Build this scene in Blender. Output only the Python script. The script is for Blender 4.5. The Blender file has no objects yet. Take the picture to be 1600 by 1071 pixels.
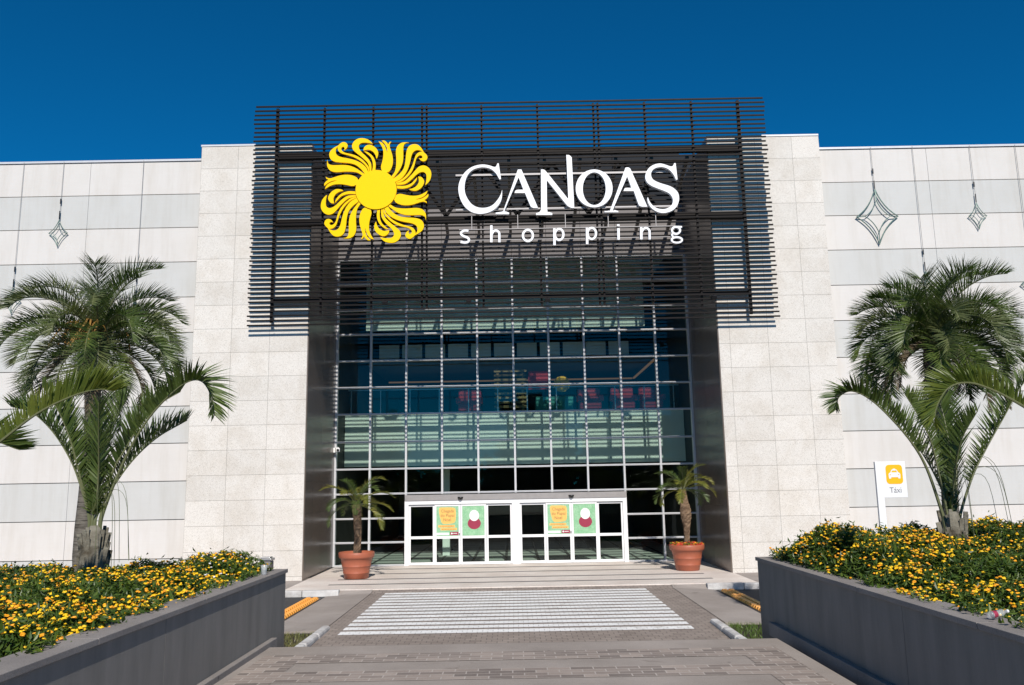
import bpy, math, random
import numpy as np
from mathutils import Vector, Matrix
SC = bpy.context.scene
COL = SC.collection
R = math.radians
# ---------------------------------------------------------------- camera
CAM_H = 2.68
cam = bpy.data.cameras.new('camera'); cam.sensor_width = 36.0; cam.lens = 29.432
cam.clip_start = 0.1; cam.clip_end = 3000
co = bpy.data.objects.new('camera', cam); COL.objects.link(co)
p, r = R(9.689), R(-1.032)
F = Vector((0, math.cos(p), math.sin(p))); U0 = Vector((0, -math.sin(p), math.cos(p))); R0 = Vector((1, 0, 0))
RR = R0*math.cos(r)+U0*math.sin(r); UU = U0*math.cos(r)-R0*math.sin(r)
M = Matrix((RR, UU, -F)).transposed().to_4x4(); M.translation = Vector((0, 0, CAM_H))
co.matrix_world = M
SC.camera = co
# ---------------------------------------------------------------- sky, sun, exposure
SUN_EL, SUN_AZ = 37.5, 8.0           # azimuth to the right of straight behind the camera
w = bpy.data.worlds.new('World'); SC.world = w; w.use_nodes = True
nt = w.node_tree; nt.nodes.clear()
sk = nt.nodes.new('ShaderNodeTexSky'); sk.sky_type = 'NISHITA'; sk.sun_disc = False
sk.sun_elevation = R(SUN_EL); sk.sun_rotation = R(180-SUN_AZ); sk.altitude = 1500; sk.air_density = 0.8; sk.dust_density = 0.0; sk.ozone_density = 4.0
mx = nt.nodes.new('ShaderNodeMix'); mx.data_type = 'RGBA'; mx.blend_type = 'MULTIPLY'; mx.inputs[0].default_value = 1.0
mx.inputs[7].default_value = (0.03, 0.86, 1.22, 1)
bg = nt.nodes.new('ShaderNodeBackground'); bg.inputs[1].default_value = 0.082
ow = nt.nodes.new('ShaderNodeOutputWorld')
nt.links.new(sk.outputs[0], mx.inputs[6]); nt.links.new(mx.outputs[2], bg.inputs[0]); nt.links.new(bg.outputs[0], ow.inputs[0])
sl = bpy.data.lights.new('sun', 'SUN'); sl.energy = 5.0; sl.angle = R(0.5); sl.color = (1.0, 0.94, 0.865)
so = bpy.data.objects.new('sun', sl); COL.objects.link(so)
sd = Vector((math.sin(R(SUN_AZ))*math.cos(R(SUN_EL)), -math.cos(R(SUN_AZ))*math.cos(R(SUN_EL)), math.sin(R(SUN_EL))))
so.rotation_euler = sd.to_track_quat('Z', 'Y').to_euler(); so.location = (4, -20, 30)
SC.view_settings.view_transform = 'Standard'; SC.view_settings.look = 'None'
SC.view_settings.exposure = 0.0; SC.view_settings.gamma = 1.0; SC.view_settings.use_curve_mapping = False
SC.cycles.transparent_max_bounces = 24; SC.cycles.max_bounces = 8
# ---------------------------------------------------------------- materials
class NT:
    def __init__(s, name):
        s.m = bpy.data.materials.new(name); s.m.use_nodes = True; s.t = s.m.node_tree; s.t.nodes.clear()
        s.out = s.n('OutputMaterial')
    def n(s, kind, **kw):
        nd = s.t.nodes.new('ShaderNode'+kind)
        for k, v in kw.items(): setattr(nd, k, v)
        return nd
    def l(s, a, b): s.t.links.new(a, b)
    def set(s, nd, **kw):
        for k, v in kw.items():
            nd.inputs[k.replace('_', ' ')].default_value = v
        return nd
    def coord(s): return s.n('TexCoord').outputs['Object']
    def noise(s, scale, detail=4, rough=0.55, vec=None, dist=0.0):
        nd = s.n('TexNoise'); nd.inputs['Scale'].default_value = scale; nd.inputs['Detail'].default_value = detail
        nd.inputs['Roughness'].default_value = rough; nd.inputs['Distortion'].default_value = dist
        s.l(vec if vec is not None else s.coord(), nd.inputs['Vector']); return nd.outputs['Fac']
    def ramp(s, fac, stops):
        nd = s.n('ValToRGB'); e = nd.color_ramp.elements
        while len(e) < len(stops): e.new(0.5)
        for el, (ps, c) in zip(e, stops): el.position = ps; el.color = c if len(c) == 4 else (*c, 1)
        s.l(fac, nd.inputs[0]); return nd.outputs[0]
    def mix(s, a, b, fac, mode='MIX'):
        nd = s.n('Mix'); nd.data_type = 'RGBA'; nd.blend_type = mode
        for v, i in ((a, 6), (b, 7), (fac, 0)):
            if isinstance(v, (int, float)): nd.inputs[i].default_value = v
            elif isinstance(v, tuple): nd.inputs[i].default_value = v if len(v) == 4 else (*v, 1)
            else: s.l(v, nd.inputs[i])
        return nd.outputs[2]
    def math(s, op, a, b=None):
        nd = s.n('Math'); nd.operation = op
        for v, i in ((a, 0), (b, 1)):
            if v is None: continue
            if isinstance(v, (int, float)): nd.inputs[i].default_value = v
            else: s.l(v, nd.inputs[i])
        return nd.outputs[0]
    def plane(s, axes, off=(0, 0)):
        sp = s.n('SeparateXYZ'); s.l(s.coord(), sp.inputs[0]); cb = s.n('CombineXYZ')
        for i, a in enumerate(axes):
            s.l(s.math('ADD', sp.outputs['XYZ'.index(a)], off[i]), cb.inputs[i])
        return cb.outputs[0]
    def brick(s, vec, bw, rh, mortar, c1, c2, cm, offset=0.0, smooth=0.1, bias=0.0):
        nd = s.n('TexBrick'); nd.offset = offset; nd.offset_frequency = 2; nd.squash = 1.0
        s.l(vec, nd.inputs['Vector'])
        s.set(nd, Color1=(*c1, 1), Color2=(*c2, 1), Mortar=(*cm, 1), Scale=1.0, Mortar_Size=mortar, Mortar_Smooth=smooth, Bias=bias, Brick_Width=bw, Row_Height=rh)
        return nd.outputs['Color'], nd.outputs['Fac']
    def bump(s, h, strength=0.3, dist=0.01):
        nd = s.n('Bump'); nd.inputs['Strength'].default_value = strength; nd.inputs['Distance'].default_value = dist
        s.l(h, nd.inputs['Height']); return nd.outputs[0]
    def pbsdf(s, col, rough=0.6, metal=0.0, spec=0.5, normal=None, **kw):
        b = s.n('BsdfPrincipled')
        if isinstance(col, tuple): b.inputs['Base Color'].default_value = (*col[:3], 1)
        else: s.l(col, b.inputs['Base Color'])
        if isinstance(rough, (int, float)): b.inputs['Roughness'].default_value = rough
        else: s.l(rough, b.inputs['Roughness'])
        b.inputs['Metallic'].default_value = metal; b.inputs['Specular IOR Level'].default_value = spec
        if normal is not None: s.l(normal, b.inputs['Normal'])
        for k, v in kw.items(): b.inputs[k.replace('_', ' ')].default_value = v
        return b.outputs[0]
    def done(s, sh): s.l(sh, s.out.inputs['Surface']); return s.m

def simple(name, col, rough=0.5, metal=0.0, spec=0.5, var=0.12, scale=6.0, bump=0.0, bscale=60.0):
    t = NT(name); n = t.noise(scale, 5)
    c = t.mix(tuple(x*(1-var) for x in col), tuple(min(1, x*(1+var)) for x in col), n)
    nm = t.bump(t.noise(bscale, 4), bump, 0.01) if bump else None
    rr = t.math('ADD', t.math('MULTIPLY', n, 0.15), rough-0.07)
    return t.done(t.pbsdf(c, rr, metal, spec, nm))

def mat_stone():
    t = NT('pale_granite_tiles'); v = t.plane('XZ', (9.99, -13.74+28*0.757))
    c, f = t.brick(v, 1.2, 0.757, 0.005, (0.72, 0.685, 0.64), (0.655, 0.625, 0.585), (0.30, 0.28, 0.25))
    sp = t.ramp(t.noise(48, 3, 0.7), [(0.30, (0.50, 0.46, 0.40)), (0.45, (0.93, 0.92, 0.90)), (0.62, (1.06, 1.05, 1.03))])
    c = t.mix(c, sp, 0.75, 'MULTIPLY')
    st = t.ramp(t.noise(1.1, 6, 0.65, dist=0.4), [(0.36, (0.87, 0.845, 0.81)), (0.55, (1, 1, 1))])
    c = t.mix(c, st, 0.7, 'MULTIPLY')
    vn = t.ramp(t.noise(3.1, 8, 0.75, dist=2.5), [(0.485, (1, 1, 1)), (0.5, (0.80, 0.77, 0.72)), (0.515, (1, 1, 1))])
    c = t.mix(c, vn, 0.5, 'MULTIPLY')
    h = t.math('SUBTRACT', t.math('MULTIPLY', t.noise(90, 3), 0.15), f)
    return t.done(t.pbsdf(c, 0.6, spec=0.35, normal=t.bump(h, 0.5, 0.006)))
def mat_panel(name, col):
    t = NT(name); sp = t.n('Mapping'); sp.inputs['Scale'].default_value = (0.5, 1, 24); t.l(t.coord(), sp.inputs[0])
    l = t.noise(2.2, 5, 0.6, sp.outputs[0])
    st = t.n('Mapping'); st.inputs['Scale'].default_value = (2.6, 1, 0.25); t.l(t.coord(), st.inputs[0])
    dr = t.noise(1.2, 6, 0.7, st.outputs[0])
    c = t.mix(tuple(x*0.955 for x in col), tuple(x*1.03 for x in col), l)
    c = t.mix(c, t.ramp(dr, [(0.3, (0.90, 0.885, 0.86)), (0.55, (1, 1, 1))]), 0.8, 'MULTIPLY')
    c = t.mix(c, t.ramp(t.noise(0.9, 5, 0.6), [(0.3, (0.94, 0.935, 0.92)), (0.6, (1, 1, 1))]), 0.8, 'MULTIPLY')
    return t.done(t.pbsdf(c, 0.7, spec=0.3, normal=t.bump(l, 0.25, 0.004)))
def mat_jamb():
    t = NT('polished_brown_granite'); v = t.plane('YZ', (0.0, 0.0))
    c, f = t.brick(v, 1.05, 0.968, 0.004, (0.125, 0.101, 0.083), (0.142, 0.116, 0.096), (0.04, 0.034, 0.028))
    c = t.mix(c, t.ramp(t.noise(70, 3, 0.7), [(0.3, (0.6, 0.6, 0.6)), (0.6, (1.35, 1.3, 1.25))]), 0.8, 'MULTIPLY')
    return t.done(t.pbsdf(c, 0.24, spec=0.45, normal=t.bump(f, -0.2, 0.003)))
def mat_glass(name, tint=(0.72, 0.84, 0.78), gain=0.9):
    t = NT(name); fr = t.n('Fresnel'); fr.inputs[0].default_value = 1.52
    tr = t.n('BsdfTransparent'); tr.inputs[0].default_value = (*tint, 1)
    gl = t.n('BsdfGlossy'); gl.inputs['Roughness'].default_value = 0.0; gl.inputs['Color'].default_value = (0.86, 0.95, 0.90, 1)
    wv = t.bump(t.noise(0.9, 2), 0.04, 0.02); t.l(wv, gl.inputs['Normal'])
    ms = t.n('MixShader'); t.l(t.math('MINIMUM', t.math('MULTIPLY', fr.outputs[0], gain), 1.0), ms.inputs[0])
    t.l(tr.outputs[0], ms.inputs[1]); t.l(gl.outputs[0], ms.inputs[2])
    return t.done(ms.outputs[0])
def mat_leaf(name, c1, c2, transl=0.22, scale=3.0, rough=0.42):
    t = NT(name); n = t.noise(scale, 3)
    c = t.mix(c1, c2, t.ramp(n, [(0.35, (0, 0, 0)), (0.65, (1, 1, 1))]))
    a = t.pbsdf(c, rough, spec=0.45)
    tl = t.n('BsdfTranslucent'); t.l(t.mix(c, (1.3, 1.5, 0.6), 1.0, 'MULTIPLY'), tl.inputs[0])
    ms = t.n('MixShader'); ms.inputs[0].default_value = transl
    t.l(a, ms.inputs[1]); t.l(tl.outputs[0], ms.inputs[2]); return t.done(ms.outputs[0])
def gum(t):
    v = t.n('TexVoronoi'); v.inputs['Scale'].default_value = 2.6; t.l(t.coord(), v.inputs['Vector'])
    return t.ramp(t.math('ADD', v.outputs['Distance'], t.math('MULTIPLY', t.noise(9.0, 2), 0.06)), [(0.065, (0.35, 0.33, 0.32)), (0.085, (1, 1, 1))])
def mat_ground(name, c1, c2, scale=0.8, fine=180.0, rough=0.85, spots=True):
    t = NT(name); c = t.mix(c1, c2, t.ramp(t.noise(scale, 7, 0.62), [(0.32, (0, 0, 0)), (0.68, (1, 1, 1))]))
    g = t.noise(fine, 2, 0.8)
    c = t.mix(c, t.ramp(g, [(0.3, (0.66, 0.65, 0.64)), (0.5, (1, 1, 1)), (0.72, (1.22, 1.2, 1.18))]), 0.7, 'MULTIPLY')
    if spots:
        c = t.mix(c, t.ramp(t.noise(2.7, 5, 0.55, dist=0.6), [(0.24, (0.62, 0.60, 0.58)), (0.34, (1, 1, 1))]), 0.8, 'MULTIPLY')
    if spots: c = t.mix(c, gum(t), 0.7, 'MULTIPLY')
    return t.done(t.pbsdf(c, rough, spec=0.25, normal=t.bump(g, 0.35, 0.004)))
def mat_pavers(name, bw, rh, c1, c2, cm, mortar=0.006, offset=0.5, stain=0.6, axes='XY', wear=0.0):
    t = NT(name); v = t.plane(axes, (0.37, 0.11))
    c, f = t.brick(v, bw, rh, mortar, c1, c2, cm, offset)
    c = t.mix(c, t.ramp(t.noise(1.3, 6, 0.65), [(0.3, (0.72, 0.70, 0.68)), (0.6, (1.08, 1.07, 1.05))]), stain, 'MULTIPLY')
    c = t.mix(c, t.ramp(t.noise(150, 2, 0.8), [(0.3, (0.75, 0.74, 0.73)), (0.6, (1.1, 1.1, 1.1))]), 0.6, 'MULTIPLY')
    if wear:
        wn = t.ramp(t.noise(2.2, 8, 0.75), [(0.36, (0.62, 0.58, 0.54)), (0.47, (1, 1, 1))]); c = t.mix(c, wn, wear, 'MULTIPLY'); wf = t.ramp(t.noise(34, 4, 0.75), [(0.30, (0.55, 0.52, 0.48)), (0.40, (1, 1, 1))]); c = t.mix(c, wf, wear, 'MULTIPLY')
    c = t.mix(c, gum(t), 0.7, 'MULTIPLY')
    h = t.math('SUBTRACT', t.math('MULTIPLY', t.noise(120, 3), 0.2), f)
    return t.done(t.pbsdf(c, 0.85, spec=0.2, normal=t.bump(h, 0.5, 0.006)))
def mat_render(name, col):
    t = NT(name); n = t.noise(1.4, 7, 0.65); st = t.n('Mapping'); st.inputs['Scale'].default_value = (1, 2.0, 0.3); t.l(t.coord(), st.inputs[0])
    d = t.noise(2.0, 6, 0.65, st.outputs[0])
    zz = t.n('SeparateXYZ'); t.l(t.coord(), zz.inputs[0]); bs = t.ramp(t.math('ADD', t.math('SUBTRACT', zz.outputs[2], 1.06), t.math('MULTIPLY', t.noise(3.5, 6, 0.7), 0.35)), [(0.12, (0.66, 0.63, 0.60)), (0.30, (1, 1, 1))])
    c = t.mix(tuple(x*0.86 for x in col), tuple(x*1.1 for x in col), n)
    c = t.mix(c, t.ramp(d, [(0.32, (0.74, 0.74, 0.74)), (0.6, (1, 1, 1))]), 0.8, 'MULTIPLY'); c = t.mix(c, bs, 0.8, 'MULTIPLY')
    return t.done(t.pbsdf(c, 0.9, spec=0.2, normal=t.bump(t.noise(110, 4, 0.7), 0.5, 0.006)))
def mat_bark(name, c1, c2, rings=26.0):
    t = NT(name); mp = t.n('Mapping'); mp.inputs['Scale'].default_value = (3, 3, rings); t.l(t.coord(), mp.inputs[0])
    n = t.noise(1.0, 6, 0.7, mp.outputs[0], 0.5)
    c = t.mix(c1, c2, t.ramp(n, [(0.35, (0, 0, 0)), (0.62, (1, 1, 1))]))
    return t.done(t.pbsdf(c, 0.9, spec=0.15, normal=t.bump(n, 1.0, 0.03)))
def mat_emit(name, col, st):
    t = NT(name); e = t.n('Emission'); e.inputs[0].default_value = (*col, 1); e.inputs[1].default_value = st; return t.done(e.outputs[0])

def mat_clear():
    t = NT('clear_plastic'); tr = t.n('BsdfTransparent'); ms = t.n('MixShader'); ms.inputs[0].default_value = 0.25
    t.l(tr.outputs[0], ms.inputs[1]); t.l(t.pbsdf((0.75, 0.78, 0.80), 0.15), ms.inputs[2]); return t.done(ms.outputs[0])
MT = dict(
 stone=mat_stone(), panel_a=mat_panel('warm_white_panel', (0.66, 0.63, 0.598)), panel_b=mat_panel('pale_grey_panel', (0.565, 0.56, 0.54)),
 jamb=mat_jamb(), glass=mat_glass('green_tinted_glass'), clear=mat_clear(),
 alu=simple('silver_aluminium', (0.62, 0.62, 0.63), 0.38, 0.15, var=0.05), white=simple('white_lacquer', (0.80, 0.80, 0.80), 0.35, var=0.03),
 grey_metal=simple('grey_metal', (0.33, 0.31, 0.30), 0.4, 0.2), gasket=simple('black_gasket', (0.015, 0.015, 0.018), 0.5),
 slat=simple('dark_bronze_paint', (0.010, 0.0075, 0.007), 0.5, 0.0, spec=0.12, var=0.1), clip=simple('bare_bracket_steel', (0.5, 0.5, 0.5), 0.4, 0.4),
 fascia=simple('grey_fascia_panel', (0.21, 0.195, 0.19), 0.6, spec=0.15, var=0.06), dark_panel=simple('dark_blue_grey_panel', (0.022, 0.025, 0.03), 0.7, spec=0.1, var=0.1),
 strut=simple('beige_strut_paint', (0.13, 0.115, 0.10), 0.5), yellow=simple('yellow_sign_paint', (0.95, 0.60, 0.0), 0.5, var=0.015, spec=0.1),
 letter=simple('white_letter_acrylic', (0.86, 0.86, 0.87), 0.4, var=0.015),
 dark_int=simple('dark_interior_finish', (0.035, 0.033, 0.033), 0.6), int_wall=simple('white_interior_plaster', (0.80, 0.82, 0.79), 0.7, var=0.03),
 int_floor=mat_pavers('pale_interior_tile', 1.2, 1.2, (0.55, 0.55, 0.53), (0.48, 0.48, 0.46), (0.08, 0.08, 0.08), 0.06, 0.0, 0.3),
 int_ceil=simple('grey_ceiling_board', (0.30, 0.32, 0.34), 0.8), cove=mat_emit('warm_cove_light', (1.0, 0.55, 0.30), 0.14),
 red=simple('red_upholstery', (0.55, 0.03, 0.06), 0.6), teal=simple('teal_laminate', (0.08, 0.35, 0.36), 0.4), wood=simple('slatted_wood', (0.36, 0.22, 0.10), 0.5),
 landing=mat_ground('speckled_pink_granite', (0.60, 0.52, 0.46), (0.74, 0.68, 0.62), 0.9, 28.0, 0.7, False),
 strip=simple('dark_granite_strip', (0.10, 0.095, 0.09), 0.7, bump=0.2), asphalt=mat_ground('asphalt', (0.045, 0.045, 0.048), (0.07, 0.068, 0.067), 0.7, 160),
 concrete=mat_ground('brushed_concrete', (0.27, 0.235, 0.21), (0.36, 0.32, 0.29), 0.7, 110), smooth_con=mat_ground('worn_platform_concrete', (0.28, 0.245, 0.216), (0.365, 0.322, 0.288), 1.1, 140),
 cross=mat_pavers('grey_brown_block_paving', 0.2, 0.155, (0.255, 0.215, 0.19), (0.31, 0.265, 0.235), (0.13, 0.115, 0.10), 0.007, 0.5),
 stripe=mat_pavers('white_painted_block_paving', 0.2, 0.155, (0.84, 0.84, 0.83), (0.78, 0.785, 0.775), (0.36, 0.35, 0.34), 0.005, 0.5, 0.25, wear=0.55),
 paver=mat_pavers('mixed_clay_setts', 0.215, 0.105, (0.385, 0.325, 0.285), (0.20, 0.170, 0.152), (0.46, 0.415, 0.375), 0.006, 0.5, 0.6),
 kerb=mat_ground('whitewashed_kerb', (0.36, 0.34, 0.325), (0.66, 0.65, 0.63), 2.5, 90), wall=mat_render('grey_painted_render', (0.25, 0.237, 0.217)),
 coping=mat_ground('grey_stone_coping', (0.22, 0.20, 0.185), (0.29, 0.265, 0.245), 1.6, 120), soil=mat_ground('planting_soil', (0.02, 0.016, 0.012), (0.04, 0.03, 0.022), 3, 60),
 terra=simple('terracotta_plastic', (0.36, 0.105, 0.055), 0.45, var=0.12, scale=9, bump=0.1), bump=simple('orange_bump_plastic', (0.82, 0.33, 0.02), 0.5, var=0.1),
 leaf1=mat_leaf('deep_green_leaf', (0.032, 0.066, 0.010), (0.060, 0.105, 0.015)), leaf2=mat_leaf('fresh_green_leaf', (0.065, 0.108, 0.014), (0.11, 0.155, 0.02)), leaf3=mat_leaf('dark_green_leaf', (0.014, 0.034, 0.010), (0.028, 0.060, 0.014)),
 frond=mat_leaf('palm_green', (0.050, 0.086, 0.020), (0.105, 0.145, 0.034)), frond_grey=mat_leaf('grey_green_palm', (0.072, 0.098, 0.038), (0.145, 0.165, 0.066), 0.15),
 frond_lit=mat_leaf('yellow_green_palm', (0.10, 0.14, 0.025), (0.16, 0.19, 0.035), 0.3), frond_dead=mat_leaf('dry_brown_frond', (0.10, 0.075, 0.045), (0.16, 0.12, 0.075), 0.1),
 frond_y=mat_leaf('yellowing_palm', (0.15, 0.17, 0.03), (0.26, 0.23, 0.045), 0.3),
 rachis=simple('pale_green_leafstalk', (0.125, 0.135, 0.062), 0.5), bark=mat_bark('grey_ringed_palm_bark', (0.07, 0.06, 0.05), (0.20, 0.18, 0.15)), boot=mat_bark('fibrous_leaf_base', (0.07, 0.058, 0.04), (0.25, 0.235, 0.19), 4.0),
 potbark=mat_bark('knobbly_brown_bark', (0.06, 0.035, 0.022), (0.25, 0.17, 0.11), 9.0), stalk=simple('orange_fruit_stalk', (0.36, 0.20, 0.05), 0.6),
 fl1=simple('golden_yellow_petal', (0.95, 0.55, 0.008), 0.6, var=0.15, scale=40), fl2=simple('orange_yellow_petal', (0.88, 0.36, 0.01), 0.6, var=0.15, scale=40), fl3=simple('white_petal', (0.8, 0.8, 0.78), 0.6), flr=simple('red_petal', (0.50, 0.035, 0.02), 0.6),
 grass=mat_leaf('lawn_green', (0.07, 0.13, 0.02), (0.12, 0.18, 0.03), 0.2, 5), grass_dry=mat_leaf('straw_grass', (0.22, 0.19, 0.08), (0.13, 0.15, 0.04), 0.2, 5),
 sign_y=simple('amber_sign_film', (0.95, 0.47, 0.0), 0.45, var=0.02), ink=simple('grey_print', (0.22, 0.22, 0.24), 0.6), poster=mat_ground('green_poster_print', (0.22, 0.47, 0.26), (0.34, 0.56, 0.36), 5, 30, 0.45, False),
 orange_print=simple('orange_print', (0.85, 0.47, 0.12), 0.5, var=0.04), crimson=simple('crimson_print', (0.30, 0.025, 0.06), 0.5), white_print=simple('white_print', (0.80, 0.80, 0.78), 0.5), brown_ink=simple('brown_print', (0.22, 0.13, 0.05), 0.6),
 tinsel=simple('green_tinsel_wrap', (0.16, 0.24, 0.21), 0.45, 0.3, var=0.4, scale=30), wire=simple('thin_grey_cable', (0.25, 0.24, 0.23), 0.5), steel=simple('brushed_steel', (0.5, 0.5, 0.5), 0.3, 0.8),
 black=simple('black_plastic', (0.012, 0.012, 0.013), 0.35))
# ---------------------------------------------------------------- mesh helpers
class MB:
    def __init__(s): s.v = []; s.f = []; s.m = []; s.n = 0
    def add(s, verts, faces, mi=0):
        verts = np.asarray(verts, float).reshape(-1, 3); s.v.append(verts)
        for fc in faces: s.f.append(tuple(i+s.n for i in fc)); s.m.append(mi)
        s.n += len(verts); return s
    def box(s, x0, x1, y0, y1, z0, z1, mi=0):
        v = [(x, y, z) for z in (z0, z1) for y in (y0, y1) for x in (x0, x1)]
        return s.add(v, [(0, 2, 3, 1), (4, 5, 7, 6), (0, 1, 5, 4), (2, 6, 7, 3), (0, 4, 6, 2), (1, 3, 7, 5)], mi)
    def bar(s, a, b, wd, ht, mi=0):
        a = Vector(a); b = Vector(b); d = (b-a).normalized(); u = Vector((0, 0, 1)) if abs(d.z) < 0.95 else Vector((0, 1, 0))
        q = d.cross(u).normalized(); u = q.cross(d); q *= wd/2; u *= ht/2
        v = [a-q-u, a+q-u, a+q+u, a-q+u, b-q-u, b+q-u, b+q+u, b-q+u]
        return s.add(v, [(0, 1, 2, 3), (7, 6, 5, 4), (0, 4, 5, 1), (1, 5, 6, 2), (2, 6, 7, 3), (3, 7, 4, 0)], mi)
    def tube(s, pts, rad, n=8, mi=0, caps=True):
        pts = [Vector(q) for q in pts]; k = len(pts); rad = [rad]*k if isinstance(rad, (int, float)) else list(rad); V = []; prev = None
        for i, q in enumerate(pts):
            d = (pts[min(i+1, k-1)]-pts[max(i-1, 0)]).normalized()
            if prev is None: a = d.cross(Vector((0.12, 1, 0.31))).normalized()
            else: a = (prev-d*prev.dot(d)).normalized()
            prev = a; b = d.cross(a)
            for j in range(n):
                t = 2*math.pi*j/n; V.append(q+(a*math.cos(t)+b*math.sin(t))*rad[i])
        fs = [(i*n+j, i*n+(j+1) % n, (i+1)*n+(j+1) % n, (i+1)*n+j) for i in range(k-1) for j in range(n)]
        if caps: fs += [tuple(range(n))[::-1], tuple((k-1)*n+j for j in range(n))]
        return s.add(V, fs, mi)
    def lathe(s, prof, c=(0, 0, 0), n=32, mi=0):
        V = [(c[0]+q*math.cos(2*math.pi*j/n), c[1]+q*math.sin(2*math.pi*j/n), c[2]+z) for q, z in prof for j in range(n)]
        return s.add(V, [(i*n+j, i*n+(j+1) % n, (i+1)*n+(j+1) % n, (i+1)*n+j) for i in range(len(prof)-1) for j in range(n)], mi)
    def quad(s, a, b, c, d, mi=0): return s.add([a, b, c, d], [(0, 1, 2, 3)], mi)
    def build(s, name, mats, parent=None, smooth=False, bevel=0.0):
        me = bpy.data.meshes.new(name); V = np.concatenate(s.v) if s.v else np.zeros((0, 3))
        if parent is not None: V = V-np.array(parent['_o'])
        me.from_pydata(V.tolist(), [], s.f)
        mats = mats if isinstance(mats, (list, tuple)) else [mats]
        for q in mats: me.materials.append(MT[q])
        me.polygons.foreach_set('material_index', s.m)
        if smooth: me.polygons.foreach_set('use_smooth', [True]*len(s.f))
        me.update(); o = bpy.data.objects.new(name, me); COL.objects.link(o)
        if bevel:
            md = o.modifiers.new('bevel', 'BEVEL'); md.width = bevel; md.segments = 2; md.limit_method = 'ANGLE'
        if parent is not None:
            pr = parent['_p'] if isinstance(parent, dict) else parent
            o.parent = pr
        return o
ROOTS = {}
def root(name, loc, label, cat, group=None):
    o = bpy.data.objects.new(name, None); o.location = loc; COL.objects.link(o); o.empty_display_size = 0.2
    o['label'] = label; o['category'] = cat
    if group: o['group'] = group
    return {'_o': tuple(loc), '_p': o}
def sub(o, rt): return {'_o': rt['_o'], '_p': o}          # builds a sub-part under part o, in the same local space
def tag(o, label=None, cat=None, group=None, kind=None):
    for k, v in (('label', label), ('category', cat), ('group', group), ('kind', kind)):
        if v: o[k] = v
    return o
def copy_tree(o, parent=None):
    c = o.copy(); COL.objects.link(c); c.parent = parent
    for ch in list(o.children): copy_tree(ch, c)
    return c
def struct(o): o['kind'] = 'structure'; return o
def catmull(P, n=6, closed=False):
    P = [Vector(q) for q in P]; out = []; k = len(P)
    for i in range(k if closed else k-1):
        a = P[(i-1) % k] if closed or i > 0 else P[0]*2-P[1]; b = P[i]; c = P[(i+1) % k]
        d = P[(i+2) % k] if closed or i+2 < k else P[k-1]*2-P[k-2]
        for j in range(n):
            t = j/n; out.append(0.5*((2*b)+(c-a)*t+(2*a-5*b+4*c-d)*t*t+(3*b-a-3*c+d)*t**3))
    if not closed: out.append(P[-1])
    return out
def smooth_outline(pts, n=5):      # (x, z, corner) points -> dense outline, Catmull-Rom between the corners
    k = len(pts); cs = [i for i in range(k) if pts[i][2]]
    if not cs: return [(q.x, q.y) for q in catmull([(a, b, 0) for a, b, _ in pts], n, True)]
    out = []
    for a, i in enumerate(cs):
        j = cs[(a+1) % len(cs)]; seg = [pts[i]]; q = i
        while True:
            q = (q+1) % k; seg.append(pts[q])
            if q == j: break
        sp = [(v.x, v.y) for v in catmull([(s0[0], s0[1], 0) for s0 in seg], n if len(seg) > 2 else 1)]
        out += sp[:-1]
    return out
def outline_mesh(outlines, depth):  # filled, extruded 2D shape in the XZ plane facing -Y; returns verts, faces
    cu = bpy.data.curves.new('tmp', 'CURVE'); cu.dimensions = '2D'; cu.fill_mode = 'BOTH'; cu.extrude = depth/2
    for o in outlines:
        s = cu.splines.new('POLY'); s.points.add(len(o)-1); s.use_cyclic_u = True
        for q, (x, z) in zip(s.points, o): q.co = (x, z, 0, 1)
    ob = bpy.data.objects.new('tmp', cu); COL.objects.link(ob); bpy.context.view_layer.update()
    me = bpy.data.meshes.new_from_object(ob.evaluated_get(bpy.context.evaluated_depsgraph_get()))
    V = [(v.co.x, -v.co.z, v.co.y) for v in me.vertices]; Fc = [tuple(q.vertices) for q in me.polygons]
    bpy.data.objects.remove(ob); bpy.data.curves.remove(cu); bpy.data.meshes.remove(me)
    return V, Fc
def text_mesh(txt, size, depth=0.002, align='CENTER', shear=0.0):
    cu = bpy.data.curves.new('tmp', 'FONT'); cu.body = txt; cu.size = size; cu.extrude = depth/2; cu.align_x = align; cu.shear = shear; cu.resolution_u = 3
    ob = bpy.data.objects.new('tmp', cu); COL.objects.link(ob); bpy.context.view_layer.update()
    me = bpy.data.meshes.new_from_object(ob.evaluated_get(bpy.context.evaluated_depsgraph_get()))
    V = [(v.co.x, -v.co.z, v.co.y) for v in me.vertices]; Fc = [tuple(q.vertices) for q in me.polygons]
    bpy.data.objects.remove(ob); bpy.data.curves.remove(cu); bpy.data.meshes.remove(me)
    return np.array(V), Fc
def stroke(pts, wd, closed):
    P = [Vector((a, b)) for a, b, _ in pts]
    if closed:
        C = [Vector((v.x, v.y)) for v in catmull([(q.x, q.y, 0) for q in P], 3, True)]; k = len(C); o1 = []; o2 = []
        for i in range(k):
            d = (C[(i+1) % k]-C[i-1]).normalized(); nn = Vector((-d.y, d.x))*wd/2
            o1.append(tuple(C[i]+nn)); o2.append(tuple(C[i]-nn))
        return [o1, o2]
    C = [Vector((v.x, v.y)) for v in catmull([(q.x, q.y, 0) for q in P], 4)] if len(P) > 2 else P
    k = len(C); o1 = []; o2 = []
    for i in range(k):
        d = (C[min(i+1, k-1)]-C[max(i-1, 0)]).normalized(); nn = Vector((-d.y, d.x))*wd/2
        o1.append(tuple(C[i]+nn)); o2.append(tuple(C[i]-nn))
    return [o1+o2[::-1]]
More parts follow.
